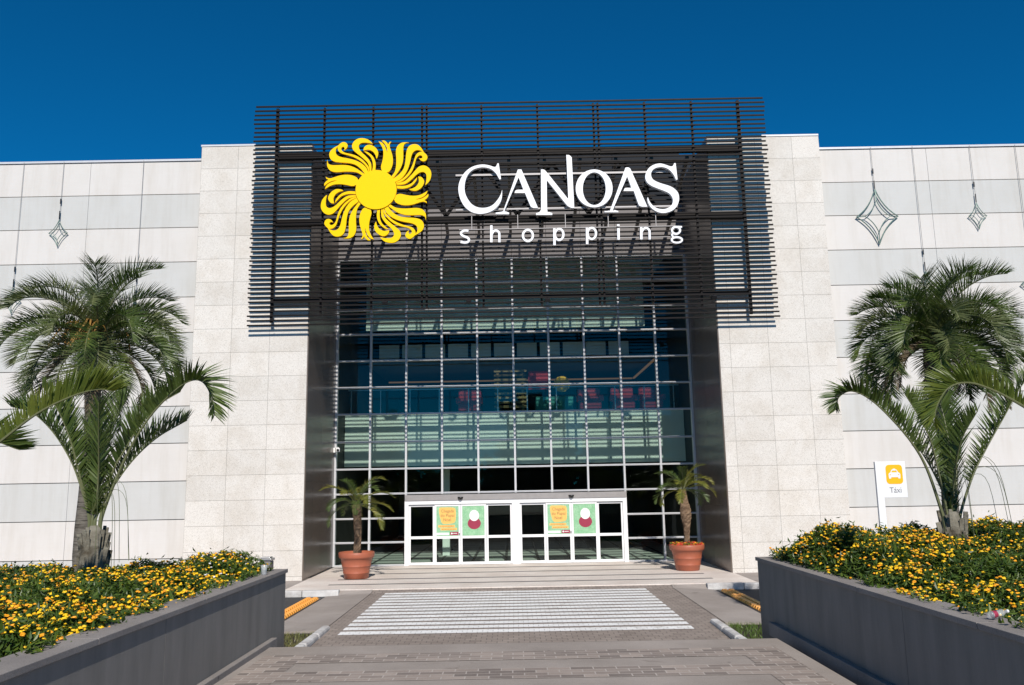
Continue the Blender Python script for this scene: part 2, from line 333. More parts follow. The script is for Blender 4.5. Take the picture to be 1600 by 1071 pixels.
LETTERS={'C': [(-0.32,12.772,1),(-0.363,12.768,1),(-0.398,12.684,0),(-0.458,12.649,0),(-0.62,12.706,0),(-0.824,12.741,0),(-1.029,12.714,0),(-1.218,12.637,0),(-1.39,12.496,0),(-1.519,12.302,0),(-1.589,12.107,0),(-1.607,11.911,0),(-1.574,11.697,0),(-1.5,11.501,0),(-1.383,11.322,0),(-1.215,11.187,0),(-1.029,11.121,0),(-0.843,11.113,0),(-0.623,11.167,0),(-0.435,11.287,0),(-0.297,11.461,0),(-0.235,11.655,0),(-0.223,11.894,1),(-0.276,11.726,0),(-0.381,11.551,0),(-0.518,11.403,0),(-0.672,11.326,0),(-0.858,11.303,0),(-1.044,11.342,0),(-1.195,11.442,0),(-1.312,11.604,0),(-1.387,11.783,0),(-1.411,11.961,0),(-1.393,12.157,0),(-1.331,12.352,0),(-1.219,12.511,0),(-1.065,12.607,0),(-0.859,12.648,0),(-0.672,12.626,0),(-0.519,12.552,0),(-0.402,12.424,0),(-0.335,12.298,0),(-0.302,12.234,1),(-0.254,12.246,1)],'A': [(0.284,12.552,1),(-0.165,11.29,0),(-0.224,11.178,0),(-0.438,11.142,1),(-0.439,11.089,1),(-0.018,11.081,1),(-0.017,11.134,1),(-0.115,11.176,0),(-0.133,11.273,0),(0.302,12.295,1),(0.448,11.881,1),(0.236,11.875,0),(0.184,11.829,0),(0.164,11.779,1),(0.494,11.773,1),(0.652,11.358,0),(0.692,11.301,0),(0.756,11.273,0),(0.89,11.27,1),(0.884,11.297,1),(0.397,12.55,1)],'N': [(1.016,12.539,1),(1.08,12.537,0),(1.137,12.516,0),(1.206,12.433,1),(1.857,11.536,1),(1.835,13.013,1),(1.931,12.997,0),(2.003,12.924,1),(2.034,11.256,1),(1.96,11.25,0),(1.85,11.303,0),(1.772,11.387,1),(1.191,12.187,1),(1.183,11.215,0),(1.238,11.131,0),(1.339,11.095,1),(1.338,11.036,1),(0.827,11.045,1),(0.829,11.098,1),(0.935,11.136,0),(0.991,11.218,1)],'O': [(3.262,11.869,0),(3.242,11.73,0),(3.194,11.599,0),(3.121,11.483,0),(3.026,11.386,0),(2.913,11.314,0),(2.79,11.271,0),(2.66,11.257,0),(2.532,11.276,0),(2.412,11.323,0),(2.304,11.4,0),(2.216,11.499,0),(2.15,11.619,0),(2.111,11.751,0),(2.101,11.891,0),(2.12,12.029,0),(2.167,12.161,0),(2.24,12.279,0),(2.335,12.376,0),(2.448,12.449,0),(2.573,12.493,0),(2.703,12.507,0),(2.832,12.489,0),(2.954,12.44,0),(3.062,12.363,0),(3.15,12.262,0),(3.215,12.141,0),(3.253,12.008,0)],'Oi': [(3.047,11.863,0),(3.033,11.743,0),(3.002,11.629,0),(2.955,11.528,0),(2.895,11.444,0),(2.824,11.381,0),(2.747,11.343,0),(2.666,11.331,0),(2.586,11.346,0),(2.511,11.387,0),(2.445,11.452,0),(2.39,11.538,0),(2.35,11.641,0),(2.327,11.756,0),(2.322,11.876,0),(2.335,11.997,0),(2.366,12.111,0),(2.412,12.213,0),(2.472,12.298,0),(2.544,12.361,0),(2.622,12.4,0),(2.703,12.412,0),(2.783,12.397,0),(2.859,12.355,0),(2.926,12.289,0),(2.98,12.202,0),(3.019,12.099,0),(3.042,11.983,0)],'A2': [(3.697,12.549,1),(3.186,11.221,0),(3.129,11.142,0),(2.982,11.125,1),(2.98,11.088,1),(3.411,11.08,1),(3.413,11.124,1),(3.305,11.159,0),(3.273,11.226,0),(3.74,12.258,1),(3.862,11.874,1),(3.67,11.875,0),(3.626,11.822,0),(3.602,11.779,1),(3.929,11.772,1),(4.055,11.345,0),(4.1,11.277,0),(4.169,11.249,1),(4.335,11.246,1),(3.847,12.516,1),(3.8,12.551,0),(3.752,12.558,0)],'S': [(5.295,12.672,1),(5.247,12.668,1),(5.206,12.585,0),(5.13,12.564,0),(4.974,12.622,0),(4.803,12.668,0),(4.602,12.629,0),(4.438,12.521,0),(4.338,12.355,0),(4.312,12.189,0),(4.364,12.049,0),(4.491,11.936,0),(4.672,11.849,0),(4.879,11.762,0),(5.034,11.677,0),(5.12,11.565,0),(5.148,11.426,0),(5.093,11.276,0),(4.957,11.183,0),(4.811,11.158,0),(4.641,11.188,0),(4.513,11.273,0),(4.414,11.413,0),(4.363,11.565,1),(4.344,11.496,0),(4.373,11.358,0),(4.445,11.22,0),(4.584,11.102,0),(4.765,11.035,0),(4.95,11.046,0),(5.138,11.124,0),(5.277,11.273,0),(5.345,11.478,0),(5.324,11.671,0),(5.225,11.811,0),(5.072,11.911,0),(4.864,11.984,0),(4.682,12.057,0),(4.553,12.143,0),(4.5,12.255,0),(4.511,12.38,0),(4.596,12.49,0),(4.731,12.543,0),(4.891,12.546,0),(5.047,12.481,0),(5.16,12.368,0),(5.234,12.241,0),(5.28,12.115,1),(5.328,12.128,1)]}
TAG={'s': [(0.069,0,[(-1.303,10.568,0),(-1.433,10.577,0),(-1.538,10.503,0),(-1.482,10.413,0),(-1.339,10.351,0),(-1.283,10.277,0),(-1.325,10.209,0),(-1.42,10.188,0),(-1.553,10.213,0)])],'h': [(0.076,0,[(-0.581,10.733,0),(-0.589,10.185,0)]),(0.069,0,[(-0.579,10.435,0),(-0.511,10.54,0),(-0.415,10.558,0),(-0.343,10.49,0),(-0.335,10.398,0),(-0.338,10.181,0)])],'o': [(0.069,1,[(0.714,10.379,0),(0.705,10.323,0),(0.682,10.273,0),(0.646,10.233,0),(0.602,10.208,0),(0.554,10.2,0),(0.507,10.21,0),(0.464,10.237,0),(0.43,10.277,0),(0.409,10.328,0),(0.402,10.384,0),(0.411,10.44,0),(0.434,10.49,0),(0.47,10.53,0),(0.514,10.555,0),(0.562,10.563,0),(0.61,10.553,0),(0.653,10.527,0),(0.686,10.486,0),(0.707,10.435,0)])],'p': [(0.076,0,[(1.393,10.597,0),(1.382,10.05,0)]),(0.069,1,[(1.671,10.394,0),(1.663,10.339,0),(1.643,10.29,0),(1.612,10.251,0),(1.574,10.226,0),(1.533,10.219,0),(1.492,10.228,0),(1.455,10.254,0),(1.427,10.294,0),(1.409,10.344,0),(1.404,10.399,0),(1.412,10.454,0),(1.432,10.503,0),(1.463,10.542,0),(1.501,10.567,0),(1.542,10.574,0),(1.583,10.565,0),(1.62,10.539,0),(1.648,10.499,0),(1.666,10.449,0)])],'p2': [(0.076,0,[(2.415,10.595,0),(2.404,10.064,0)]),(0.069,1,[(2.692,10.408,0),(2.683,10.353,0),(2.663,10.304,0),(2.632,10.265,0),(2.594,10.24,0),(2.552,10.233,0),(2.511,10.242,0),(2.475,10.268,0),(2.447,10.308,0),(2.43,10.358,0),(2.425,10.413,0),(2.433,10.468,0),(2.454,10.517,0),(2.485,10.556,0),(2.523,10.581,0),(2.564,10.589,0),(2.605,10.579,0),(2.642,10.553,0),(2.67,10.513,0),(2.687,10.463,0)])],'i': [(0.076,0,[(3.4,10.566,0),(3.389,10.191,0)]),(0.082,0,[(3.399,10.692,0),(3.397,10.633,0)])],'n': [(0.076,0,[(4.114,10.586,0),(4.1,10.188,0)]),(0.069,0,[(4.114,10.431,0),(4.195,10.535,0),(4.291,10.55,0),(4.361,10.483,0),(4.366,10.393,0),(4.36,10.183,0)])],'g': [(0.062,1,[(5.325,10.46,0),(5.317,10.425,0),(5.297,10.393,0),(5.268,10.369,0),(5.232,10.353,0),(5.193,10.348,0),(5.155,10.355,0),(5.121,10.371,0),(5.094,10.397,0),(5.078,10.429,0),(5.073,10.465,0),(5.081,10.5,0),(5.101,10.531,0),(5.13,10.556,0),(5.166,10.572,0),(5.205,10.577,0),(5.243,10.57,0),(5.278,10.553,0),(5.304,10.528,0),(5.32,10.496,0)]),(0.052,0,[(5.242,10.581,0),(5.391,10.57,0)]),(0.057,1,[(5.371,10.15,0),(5.362,10.122,0),(5.338,10.098,0),(5.301,10.079,0),(5.255,10.067,0),(5.205,10.064,0),(5.155,10.069,0),(5.111,10.082,0),(5.076,10.103,0),(5.054,10.128,0),(5.048,10.156,0),(5.057,10.183,0),(5.081,10.208,0),(5.118,10.227,0),(5.164,10.239,0),(5.214,10.242,0),(5.264,10.237,0),(5.308,10.223,0),(5.343,10.203,0),(5.365,10.178,0)]),(0.052,0,[(5.087,10.367,0),(5.065,10.302,0),(5.12,10.241,0)])]}
SUNQ=[[(0.057,1.624,1),(0.153,1.471,0),(0.208,1.309,0),(0.213,1.109,0),(0.181,0.929,0),(0.144,0.771,0),(0.17,0.651,0),(0.246,0.57,0),(0.331,0.572,0),(0.425,0.626,0),(0.5,0.784,0),(0.522,0.963,0),(0.502,1.143,0),(0.455,1.305,0),(0.414,1.446,0),(0.425,1.536,0),(0.466,1.602,1),(0.406,1.583,0),(0.368,1.511,1),(0.314,1.589,0),(0.237,1.645,0),(0.161,1.642,1),(0.238,1.56,0),(0.306,1.448,0),(0.337,1.327,0),(0.336,1.237,1),(0.312,1.327,0),(0.258,1.469,0),(0.171,1.575,0)],[(1.032,1.565,1),(0.914,1.537,0),(0.857,1.438,0),(0.849,1.257,0),(0.849,1.057,0),(0.822,0.858,0),(0.728,0.64,0),(0.537,0.381,1),(0.487,0.446,1),(0.586,0.603,0),(0.623,0.801,0),(0.628,1.021,0),(0.615,1.221,0),(0.629,1.362,0),(0.686,1.481,0),(0.8,1.559,0),(0.914,1.573,0)],[(1.513,1.215,1),(1.428,1.367,0),(1.314,1.479,0),(1.18,1.506,0),(1.047,1.454,0),(0.972,1.335,0),(0.938,1.155,0),(0.92,0.936,0),(0.879,0.737,0),(0.804,0.599,0),(0.672,0.462,0),(0.537,0.362,1),(0.594,0.256,1),(0.767,0.341,0),(0.918,0.517,0),(1.012,0.714,0),(1.068,0.913,0),(1.105,1.092,0),(1.162,1.231,0),(1.257,1.3,0),(1.371,1.298,0),(1.447,1.256,0)],[(0.613,0.249,1),(0.768,0.312,0),(0.918,0.438,0),(1.05,0.614,0),(1.144,0.812,0),(1.201,0.99,0),(1.248,1.129,0),(1.333,1.218,0),(1.447,1.246,0),(1.542,1.194,0),(1.618,1.082,0),(1.589,0.973,0),(1.504,0.925,0),(1.409,0.956,0),(1.343,1.038,1),(1.409,1.022,0),(1.462,1.055,0),(1.438,1.112,0),(1.371,1.127,0),(1.295,1.068,0),(1.248,0.969,0),(1.21,0.81,0),(1.144,0.632,0),(1.031,0.465,0),(0.9,0.339,0),(0.768,0.248,0),(0.625,0.221,1)],[(0.627,0.205,1),(0.768,0.232,0),(0.919,0.289,0),(1.107,0.474,0),(1.22,0.611,0),(1.352,0.748,0),(1.504,0.785,0),(1.637,0.723,0),(1.722,0.602,0),(1.74,0.462,0),(1.702,0.304,0),(1.617,0.187,0),(1.547,0.129,1),(1.576,0.247,0),(1.589,0.386,0),(1.57,0.505,0),(1.485,0.57,0),(1.372,0.549,0),(1.258,0.471,0),(1.145,0.354,0),(1.032,0.257,0),(0.9,0.181,0),(0.749,0.16,0),(0.642,0.166,1)],[(0.646,0.13,1),(0.806,0.113,0),(0.957,0.13,0),(1.108,0.196,0),(1.221,0.313,0),(1.296,0.401,1),(1.268,0.292,0),(1.164,0.156,0),(1.033,0.069,0),(0.863,0.027,0),(0.665,0.037,1)],[(1.042,0.004,1),(1.165,0.037,0),(1.278,0.114,0),(1.344,0.232,0),(1.343,0.331,0),(1.324,0.42,1),(1.428,0.398,0),(1.508,0.288,0),(1.5,0.169,0),(1.41,0.033,0),(1.278,-0.044,0),(1.165,-0.046,0),(1.071,-0.02,0)]]
SUNC=(-4.202,11.959,0.647)
# ================================================================ ground and paths
def sheet(name, x0, x1, y0, y1, z, mat, parts=1):
    mb = MB(); mb.quad((x0, y0, z), (x1, y0, z), (x1, y1, z), (x0, y1, z)); return struct(mb.build(name, mat))
sheet('ground', -1500, 1500, -1500, 1500, -0.16, 'asphalt')
sheet('road', -60, 60, 17.7, 23.0, -0.15, 'asphalt')
mb = MB(); mb.box(-40, -6.3, 23.25, 26.5, -0.155, -0.008); mb.box(6.5, 40, 23.25, 26.5, -0.155, -0.008); struct(mb.build('sidewalk', 'concrete'))
mb = MB(); mb.box(-6.3, 6.5, 23.27, 30.4, -0.14, 0.0); struct(mb.build('landing', 'landing', bevel=0.01))
mb = MB()
for yy, x0, x1 in ((28.75, -4.70, 4.92), (27.25, -4.72, 4.95), (25.72, -5.30, 5.58), (24.42, -5.30, 5.54)):
    mb.box(x0, x1, yy-0.07, yy+0.09, -0.05, 0.004)
struct(mb.build('floor_strips', 'strip'))
mb = MB(); q = random.Random(3)
x = -40.0
while x < 40:
    L = 0.98
    if x+L < -3.9 or x > 4.2: mb.box(x, x+L-0.012, 23.03, 23.245, -0.155, 0.012+q.uniform(-0.004, 0.004))
    x += L
struct(mb.build('road_kerb', 'kerb', bevel=0.02))
# raised crossing, its side ramps and paint
mb = MB(); mb.add([(-3.85, 15.8, -0.13), (4.15, 15.8, -0.13), (4.15, 17.3, -0.10), (-3.85, 17.3, -0.10), (4.15, 23.0, -0.075), (-3.85, 23.0, -0.075), (4.15, 23.28, -0.02), (-3.85, 23.28, -0.02)], [(0, 1, 2, 3), (3, 2, 4, 5), (5, 4, 6, 7)])
struct(mb.build('crossing', 'cross'))
mb = MB(); n = 14; y0, y1 = 16.86, 23.45; pit = (y1-y0-0.30)/(n-1)
for i in range(n):
    a = y0+i*pit; b = a+pit*0.66
    def zz(y): return (-0.10+(y-17.3)*0.025/5.7 if y > 17.3 else -0.10+(y-17.3)*0.02)+0.005
    if b > 22.95: b = min(b, 22.97)
    if a > 22.9: continue
    mb.quad((-3.47, a, zz(a)), (3.42, a, zz(a)), (3.42, b, zz(b)), (-3.47, b, zz(b)))
struct(mb.build('crossing_stripes', 'stripe'))
mb = MB()
for s in (-1, 1):
    xi, xo = (-3.86, -5.05) if s < 0 else (4.16, 5.25)
    mb.add([(xi, 17.45, -0.094), (xo, 17.45, -0.135), (xo, 23.02, -0.135), (xi, 23.02, -0.07), (xi, 17.45, -0.158), (xo, 17.45, -0.158)], [(0, 1, 2, 3) if s < 0 else (3, 2, 1, 0), (0, 4, 5, 1)])
    mb.add([(xo*0.97, 23.02, -0.135), (xi, 23.02, -0.07), (xi, 23.3, -0.002), (xo*0.97, 23.3, -0.002)], [(0, 1, 2, 3)])
struct(mb.build('crossing_apron', 'concrete'))
# orange speed bump strips (perforated rubber blocks)
def bump_strip(x, ya, yb, label):
    rt = root('speed_bump', (x, ya, -0.15), label, 'speed bump', 'orange speed bump strips on the road')
    b = MB(); nn = int((yb-ya)/0.18)
    for i in range(nn):
        y = ya+i*0.18
        for k in range(2):
            xa = x-0.17+k*0.175
            b.add([(xa, y, -0.15), (xa+0.165, y, -0.15), (xa+0.165, y+0.168, -0.15), (xa, y+0.168, -0.15), (xa+0.03, y+0.03, -0.085), (xa+0.135, y+0.03, -0.085), (xa+0.135, y+0.138, -0.085), (xa+0.03, y+0.138, -0.085)],
                  [(4, 5, 6, 7), (0, 1, 5, 4), (1, 2, 6, 5), (2, 3, 7, 6), (3, 0, 4, 7)])
    b.build('block_row', 'bump', rt)
    c = MB(); c.box(x-0.19, x+0.19, ya-0.02, yb, -0.158, -0.142); c.build('base_mat', 'black', rt)
bump_strip(-5.30, 18.6, 22.7, 'orange studded speed bump strip left of the crossing, by the grey planter end')
bump_strip(5.52, 18.6, 22.9, 'orange studded speed bump strip right of the crossing, by the dark planter end')
# platform walkway, in bands of concrete and setts, each band on its own level
PZ = 0.98; XL, XR = -2.78, 3.05
mb = MB(); mb.box(XL+0.02, XR-0.20, -8, 9.60, -0.15, PZ); struct(mb.build('platform', 'smooth_con', bevel=0.012))
mb = MB()
for a, b in ((8.68, 9.10), (7.86, 8.30), (6.5, 7.3), (5.2, 5.9), (3.8, 4.6)): mb.quad((-2.2, a, PZ+0.004), (2.25, a, PZ+0.004), (2.25, b, PZ+0.004), (-2.2, b, PZ+0.004))
mb.quad((-2.62, -8, PZ+0.004), (-2.2, -8, PZ+0.004), (-2.2, 9.10, PZ+0.004), (-2.62, 9.10, PZ+0.004)); mb.quad((2.25, -8, PZ+0.004), (2.67, -8, PZ+0.004), (2.67, 9.10, PZ+0.004), (2.25, 9.10, PZ+0.004))
struct(mb.build('sett_bands', 'paver'))
mb = MB()
for i in range(8):      # steps down to the crossing
    z = PZ-(i+1)*0.1375
    mb.box(-2.75, 2.86, 9.61+i*0.42, 10.02+i*0.42, -0.155, z)
struct(mb.build('steps', 'smooth_con'))
sheet('path', -3.7, 3.9, 12.9, 16.0, -0.142, 'cross')
# lawn strips and their whitewashed kerbs
def lawn(name, x0, x1, y0, y1, mat, seed):
    b = MB(); b.quad((x0, y0, -0.145), (x1, y0, -0.145), (x1, y1, -0.145), (x0, y1, -0.145), 1); g = random.Random(seed)
    V = []; Fc = []; ms = []
    for i in range(9000):
        x = g.uniform(x0, x1); y = g.uniform(y0, y1); h = g.uniform(0.04, 0.09); a = g.uniform(0, 6.28); k = len(V); dx, dy = math.cos(a)*0.006, math.sin(a)*0.006
        V += [(x-dx, y-dy, -0.145), (x+dx, y+dy, -0.145), (x+g.uniform(-.04, .04), y+g.uniform(-.04, .04), -0.145+h)]; Fc.append((k, k+1, k+2))
    b.add(V, Fc, 0); o = b.build(name, [mat, 'soil']); tag(o, kind='stuff'); return o
tag(lawn('lawn', -8, -3.98, 13.5, 17.3, 'grass_dry', 1), 'strip of dry yellowish lawn left of the crossing', 'grass')
tag(lawn('lawn', 4.05, 8, 13.5, 17.5, 'grass', 2), 'strip of fresh green lawn right of the crossing', 'grass')
for x, lab in ((-3.83, 'left'), (3.95, 'right')):
    b = MB()
    for i in range(4):
        y = 13.6+i*0.98
        b.box(x-0.085, x+0.085, y, y+0.965, -0.155, -0.02)
    struct(b.build('lawn_kerb', 'kerb', bevel=0.045))
# ================================================================ planters
def planter(s, xf, yend, label):
    rt = root('planter', (xf, yend, -0.15), label, 'planter', 'raised planters beside the walkway')
    xo = xf+s*6.0; a, b = sorted((xf, xf+s*0.2)); w1 = MB()
    for ya, yb in ((-6, 2.9), (2.906, 6.9), (6.906, yend)): w1.box(a, b, ya, yb, -0.155, 1.69)
    a2, b2 = sorted((xf+s*0.2, xo)); w1.box(a2, b2, yend-0.2, yend, -0.155, 1.69)
    w1.build('wall', 'wall', rt)
    c = MB(); y = -6.0; k = 0; fx = xf-s*0.022; gx = xf+s*0.26; a, b = sorted((fx, gx))
    while y < yend-0.01:
        e = min(y+1.96, yend+0.022); c.box(a, b, y+0.003, e-0.003, 1.691, 1.735); y = y+1.96
    a, b = sorted((xf+s*0.263, xo)); c.box(a, b, yend-0.24, yend+0.022, 1.691, 1.735); c.build('coping', 'coping', rt, bevel=0.004)
    l = MB(); a, b = sorted((xf-s*0.002, xf-s*0.07)); l.box(a, b, -6, yend-0.55, PZ-0.1, PZ+0.055); l.build('skirting', 'coping', rt, bevel=0.006)
planter(-1, XL, 10.42, 'grey rendered planter wall left of the walkway, in sunlight')
planter(1, XR, 10.90, 'dark grey rendered planter wall right of the walkway, in shade')
def flower_bed(s, xf, yend, height, seed, nleaf, nflow, label, white=None):
    g = np.random.default_rng(seed); xi = xf+s*0.16; b = MB()
    def hgt(x, y):
        e = np.minimum(np.abs(x-xi)/0.35, 1.0); e2 = np.minimum((yend-0.02-y)/0.3, 1.0)
        return 1.70+height(np.abs(x-xf), y)*np.clip(0.25+0.75*e, 0, 1)*np.clip(0.6+0.4*e2, 0, 1)+0.075*np.sin(x*5.1+y*3.3)*np.sin(y*4.7-x*2.0)+0.05*np.sin(x*2.1+y*1.3+1)+0.03*np.sin(x*13+1)*np.sin(y*11)
    def pts(n):
        y = yend-0.03-(yend-3.0)*g.random(n)**1.0; x = xi+s*(g.random(n)**1.15*5.2-0.06*(g.random(n) < 0.4))
        return x, y
    # soil mound beneath the leaves
    X = np.linspace(0, 5.6, 30); Y = np.linspace(2.6, yend-0.12, 40); V = []
    for y in Y:
        for dx in X:
            x = xf+s*(0.22+dx); V.append((x, y, min(float(hgt(np.array(x), np.array(y)))-0.16, 5)))
    W = len(X); b.add(V, [(j*W+i, j*W+i+1, (j+1)*W+i+1, (j+1)*W+i) for j in range(len(Y)-1) for i in range(W-1)], 6)
    x, y = pts(nleaf); top = hgt(x, y); sp = g.random(nleaf) < 0.05
    z = top-0.15*g.random(nleaf)**1.6+0.02*g.standard_normal(nleaf)+np.where(sp, 0.085*g.random(nleaf), 0)
    L = 0.024+0.022*g.random(nleaf); az = g.random(nleaf)*6.283; el = g.normal(0.35, 0.45, nleaf)
    d = np.stack([np.cos(az)*np.cos(el), np.sin(az)*np.cos(el), np.sin(el)], 1); q = np.stack([-np.sin(az), np.cos(az), 0.35*g.standard_normal(nleaf)], 1); q /= np.linalg.norm(q, axis=1)[:, None]
    c = np.stack([x, y, z], 1); Wd = L*0.33; up = np.cross(d, q)
    P = np.stack([c-d*L[:, None], c+q*Wd[:, None]-up*0.006, c+d*L[:, None], c-q*Wd[:, None]-up*0.006], 1).reshape(-1, 3)
    b.v.append(P); k = b.n; b.f += [(k+4*i, k+4*i+1, k+4*i+2, k+4*i+3) for i in range(nleaf)]; b.n += len(P)
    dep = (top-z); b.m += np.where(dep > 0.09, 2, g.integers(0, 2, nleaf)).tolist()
    # flower heads: small domes of florets
    x, y = pts(nflow//5); fld = np.sin(x*2.3+1.0)*np.sin(y*1.9)+0.5*np.sin(x*6.1+y*4.2)+0.35*g.standard_normal(len(x)); keep = fld > -0.55; x, y = x[keep], y[keep]
    m = g.integers(2, 11, len(x)); x = np.repeat(x, m); y = np.repeat(y, m); sg = 0.075; x = x+sg*g.standard_normal(len(x)); y = y+sg*g.standard_normal(len(y))
    keep = ((x-xi)*s > -0.03) & (y < yend-0.02); x, y = x[keep], y[keep]; top = hgt(x, y)
    ico = [(0, 0, 1)]+[(math.cos(t*1.2566)*0.85, math.sin(t*1.2566)*0.85, 0.45) for t in range(5)]+[(math.cos(t*1.2566+.63), math.sin(t*1.2566+.63), -0.25) for t in range(5)]
    fc = [(0, i+1, (i+1) % 5+1) for i in range(5)]+[(i+1, i+6, (i+1) % 5+1) for i in range(5)]+[((i+1) % 5+1, i+6, (i+1) % 5+6) for i in range(5)]
    for i in range(len(x)):
        rad = g.uniform(0.010, 0.0195); zc = top[i]+g.uniform(-0.035, 0.03); rot = g.uniform(0, 6.28); tl = g.normal(0, 0.4, 2)
        V = []
        for (px, py, pz) in ico:
            jx = g.uniform(0.75, 1.25); qx = px*math.cos(rot)-py*math.sin(rot); qy = px*math.sin(rot)+py*math.cos(rot)
            V.append((x[i]+(qx+tl[0]*pz)*rad*jx, y[i]+(qy+tl[1]*pz)*rad*jx, zc+(pz*0.7-tl[0]*qx*.5-tl[1]*qy*.5)*rad*jx))
        mi = 3 if g.random() < 0.62 else 4
        if white and math.hypot(x[i]-white[0], y[i]-white[1]) < 0.33 and g.random() < 0.28: mi = 5
        b.add(V, fc, mi)
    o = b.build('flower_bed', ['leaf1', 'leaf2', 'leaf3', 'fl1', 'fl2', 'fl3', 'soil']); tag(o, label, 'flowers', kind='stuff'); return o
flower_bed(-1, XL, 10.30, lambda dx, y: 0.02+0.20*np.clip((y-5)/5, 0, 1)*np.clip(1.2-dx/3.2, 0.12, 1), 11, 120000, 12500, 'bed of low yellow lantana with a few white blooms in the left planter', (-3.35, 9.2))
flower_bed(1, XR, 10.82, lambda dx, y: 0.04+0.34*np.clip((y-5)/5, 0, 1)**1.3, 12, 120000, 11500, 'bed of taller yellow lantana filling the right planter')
# small things left on the planters
rt = root('plastic_cup', (-2.84, 9.72, 1.736), 'clear plastic cup standing on the left planter coping', 'cup')
b = MB(); b.lathe([(0.001, 0.004), (0.028, 0.0), (0.038, 0.105), (0.040, 0.108), (0.036, 0.103), (0.026, 0.008)], (-2.84, 9.72, 1.736), 20); b.build('cup_wall', 'clear', rt, True)
rt = root('drink_bottle', (3.24, 5.86, 1.80), 'crumpled plastic drink bottle with red label lying in the right flower bed', 'bottle')
b = MB(); a = Vector((3.15, 5.84, 1.764)); d = Vector((0.98, 0.1, 0.17)).normalized()
b.tube([a+d*t for t in (0, 0.007, 0.035, 0.07, 0.105, 0.126, 0.14)], [0.009, 0.023, 0.025, 0.02, 0.025, 0.011, 0.009], 14); b.build('bottle_body', 'clear', rt, True)
b = MB(); b.tube([a+d*t for t in (0.035, 0.05, 0.065)], [0.026, 0.0236, 0.0215], 14, caps=False); b.build('label_band', 'crimson', rt, True)
b = MB(); b.tube([a+d*t for t in (0.139, 0.152)], 0.011, 12); b.build('bottle_cap', 'white', rt)
rt = root('litter_bin', (-5.72, 19.9, -0.15), 'grey steel litter bin peeking above the end of the left flower bed', 'bin')
b = MB(); b.box(-5.88, -5.62, 19.72, 20.0, -0.15, 1.07); b.build('body', 'fascia', rt, bevel=0.02)
b = MB(); b.box(-5.90, -5.60, 19.70, 20.02, 1.074, 1.13); b.box(-5.86, -5.64, 19.74, 19.98, 1.13, 1.16); b.build('lid', 'steel', rt, bevel=0.015)
# ================================================================ the building
BR = root('shopping_centre', (0, 30, 0), 'pale shopping centre with two granite pylons around a tall glazed entrance', 'building')
ZR = [13.46, 12.32, 11.18, 10.02, 8.85, 7.69, 6.50, 5.33, 4.17, 3.0, 1.83, 0.66, -0.02]
def side_wall(x0, x1, joints):
    b = MB(); xs = [x0]+joints+[x1]
    for i in range(len(ZR)-1):
        for k in range(len(xs)-1): b.box(xs[k]+0.005, xs[k+1]-0.005, 26.3, 26.46, ZR[i+1]+0.012, ZR[i]-0.012, i % 2)
    b.box(x0, x1, 26.44, 26.7, -0.1, 13.44, 2); o = b.build('side_wall', ['panel_a', 'panel_b', 'grey_metal'], BR)
    c = MB(); c.box(x0, x1, 26.26, 26.75, 13.462, 13.53); c.build('parapet_cap', 'alu', sub(o, BR))
side_wall(-30, -10.0, [-25.3, -19.6, -13.83]); side_wall(10.12, 30, [13.81, 19.5, 25.2])
JL, JR = -6.40, 6.47
for a, b_ in ((-9.99, JL), (JR, 10.10)):
    b = MB(); b.box(a, b_, 25.8, 30.6, -0.1, 13.74); o = b.build('pylon', 'stone', BR)
    c = MB(); c.box(a-0.02, b_+0.0, 25.78, 30.6, 13.742, 13.80); c.build('pylon_cap', 'alu', sub(o, BR))
b = MB(); b.box(JL+0.001, JL+0.035, 25.815, 30.0, 0.001, 13.72); b.build('jamb', 'jamb', BR)
b = MB(); b.box(JR-0.035, JR-0.001, 25.815, 30.0, 0.001, 13.72); b.build('jamb', 'jamb', BR)
b = MB(); b.box(-30, 30, 30.62, 62, 13.05, 13.3); b.box(-30, -10.0, 26.7, 30.62, 13.05, 13.3); b.box(10.12, 30, 26.7, 30.62, 13.05, 13.3); b.build('roof', 'grey_metal', BR)
GX0, GX1 = JL+0.036, JR-0.036
# fascia above the glazing
b = MB(); MX = [-6.40, -5.11, -3.83, -2.55, -1.265, 0.035, 1.32, 2.60, 3.89, 5.19, 6.45]
for i in range(10): b.box(max(MX[i], GX0)+0.006, min(MX[i+1], GX1)-0.006, 29.93, 30.1, 11.02, 12.45); b.box(max(MX[i], GX0)+0.006, min(MX[i+1], GX1)-0.006, 29.93, 30.1, 12.47, 12.93)
b.build('fascia', 'fascia', BR)
b = MB()
for i in range(10): b.box(max(MX[i], GX0)+0.01, min(MX[i+1], GX1)-0.01, 29.95, 30.1, 12.97, 15.1)
b.box(GX0, GX1, 30.1, 30.6, 11.0, 15.1); b.box(GX0-1.4, GX1+1.4, 30.602, 30.7, 13.31, 15.1); b.build('upper_panel', 'dark_panel', BR)
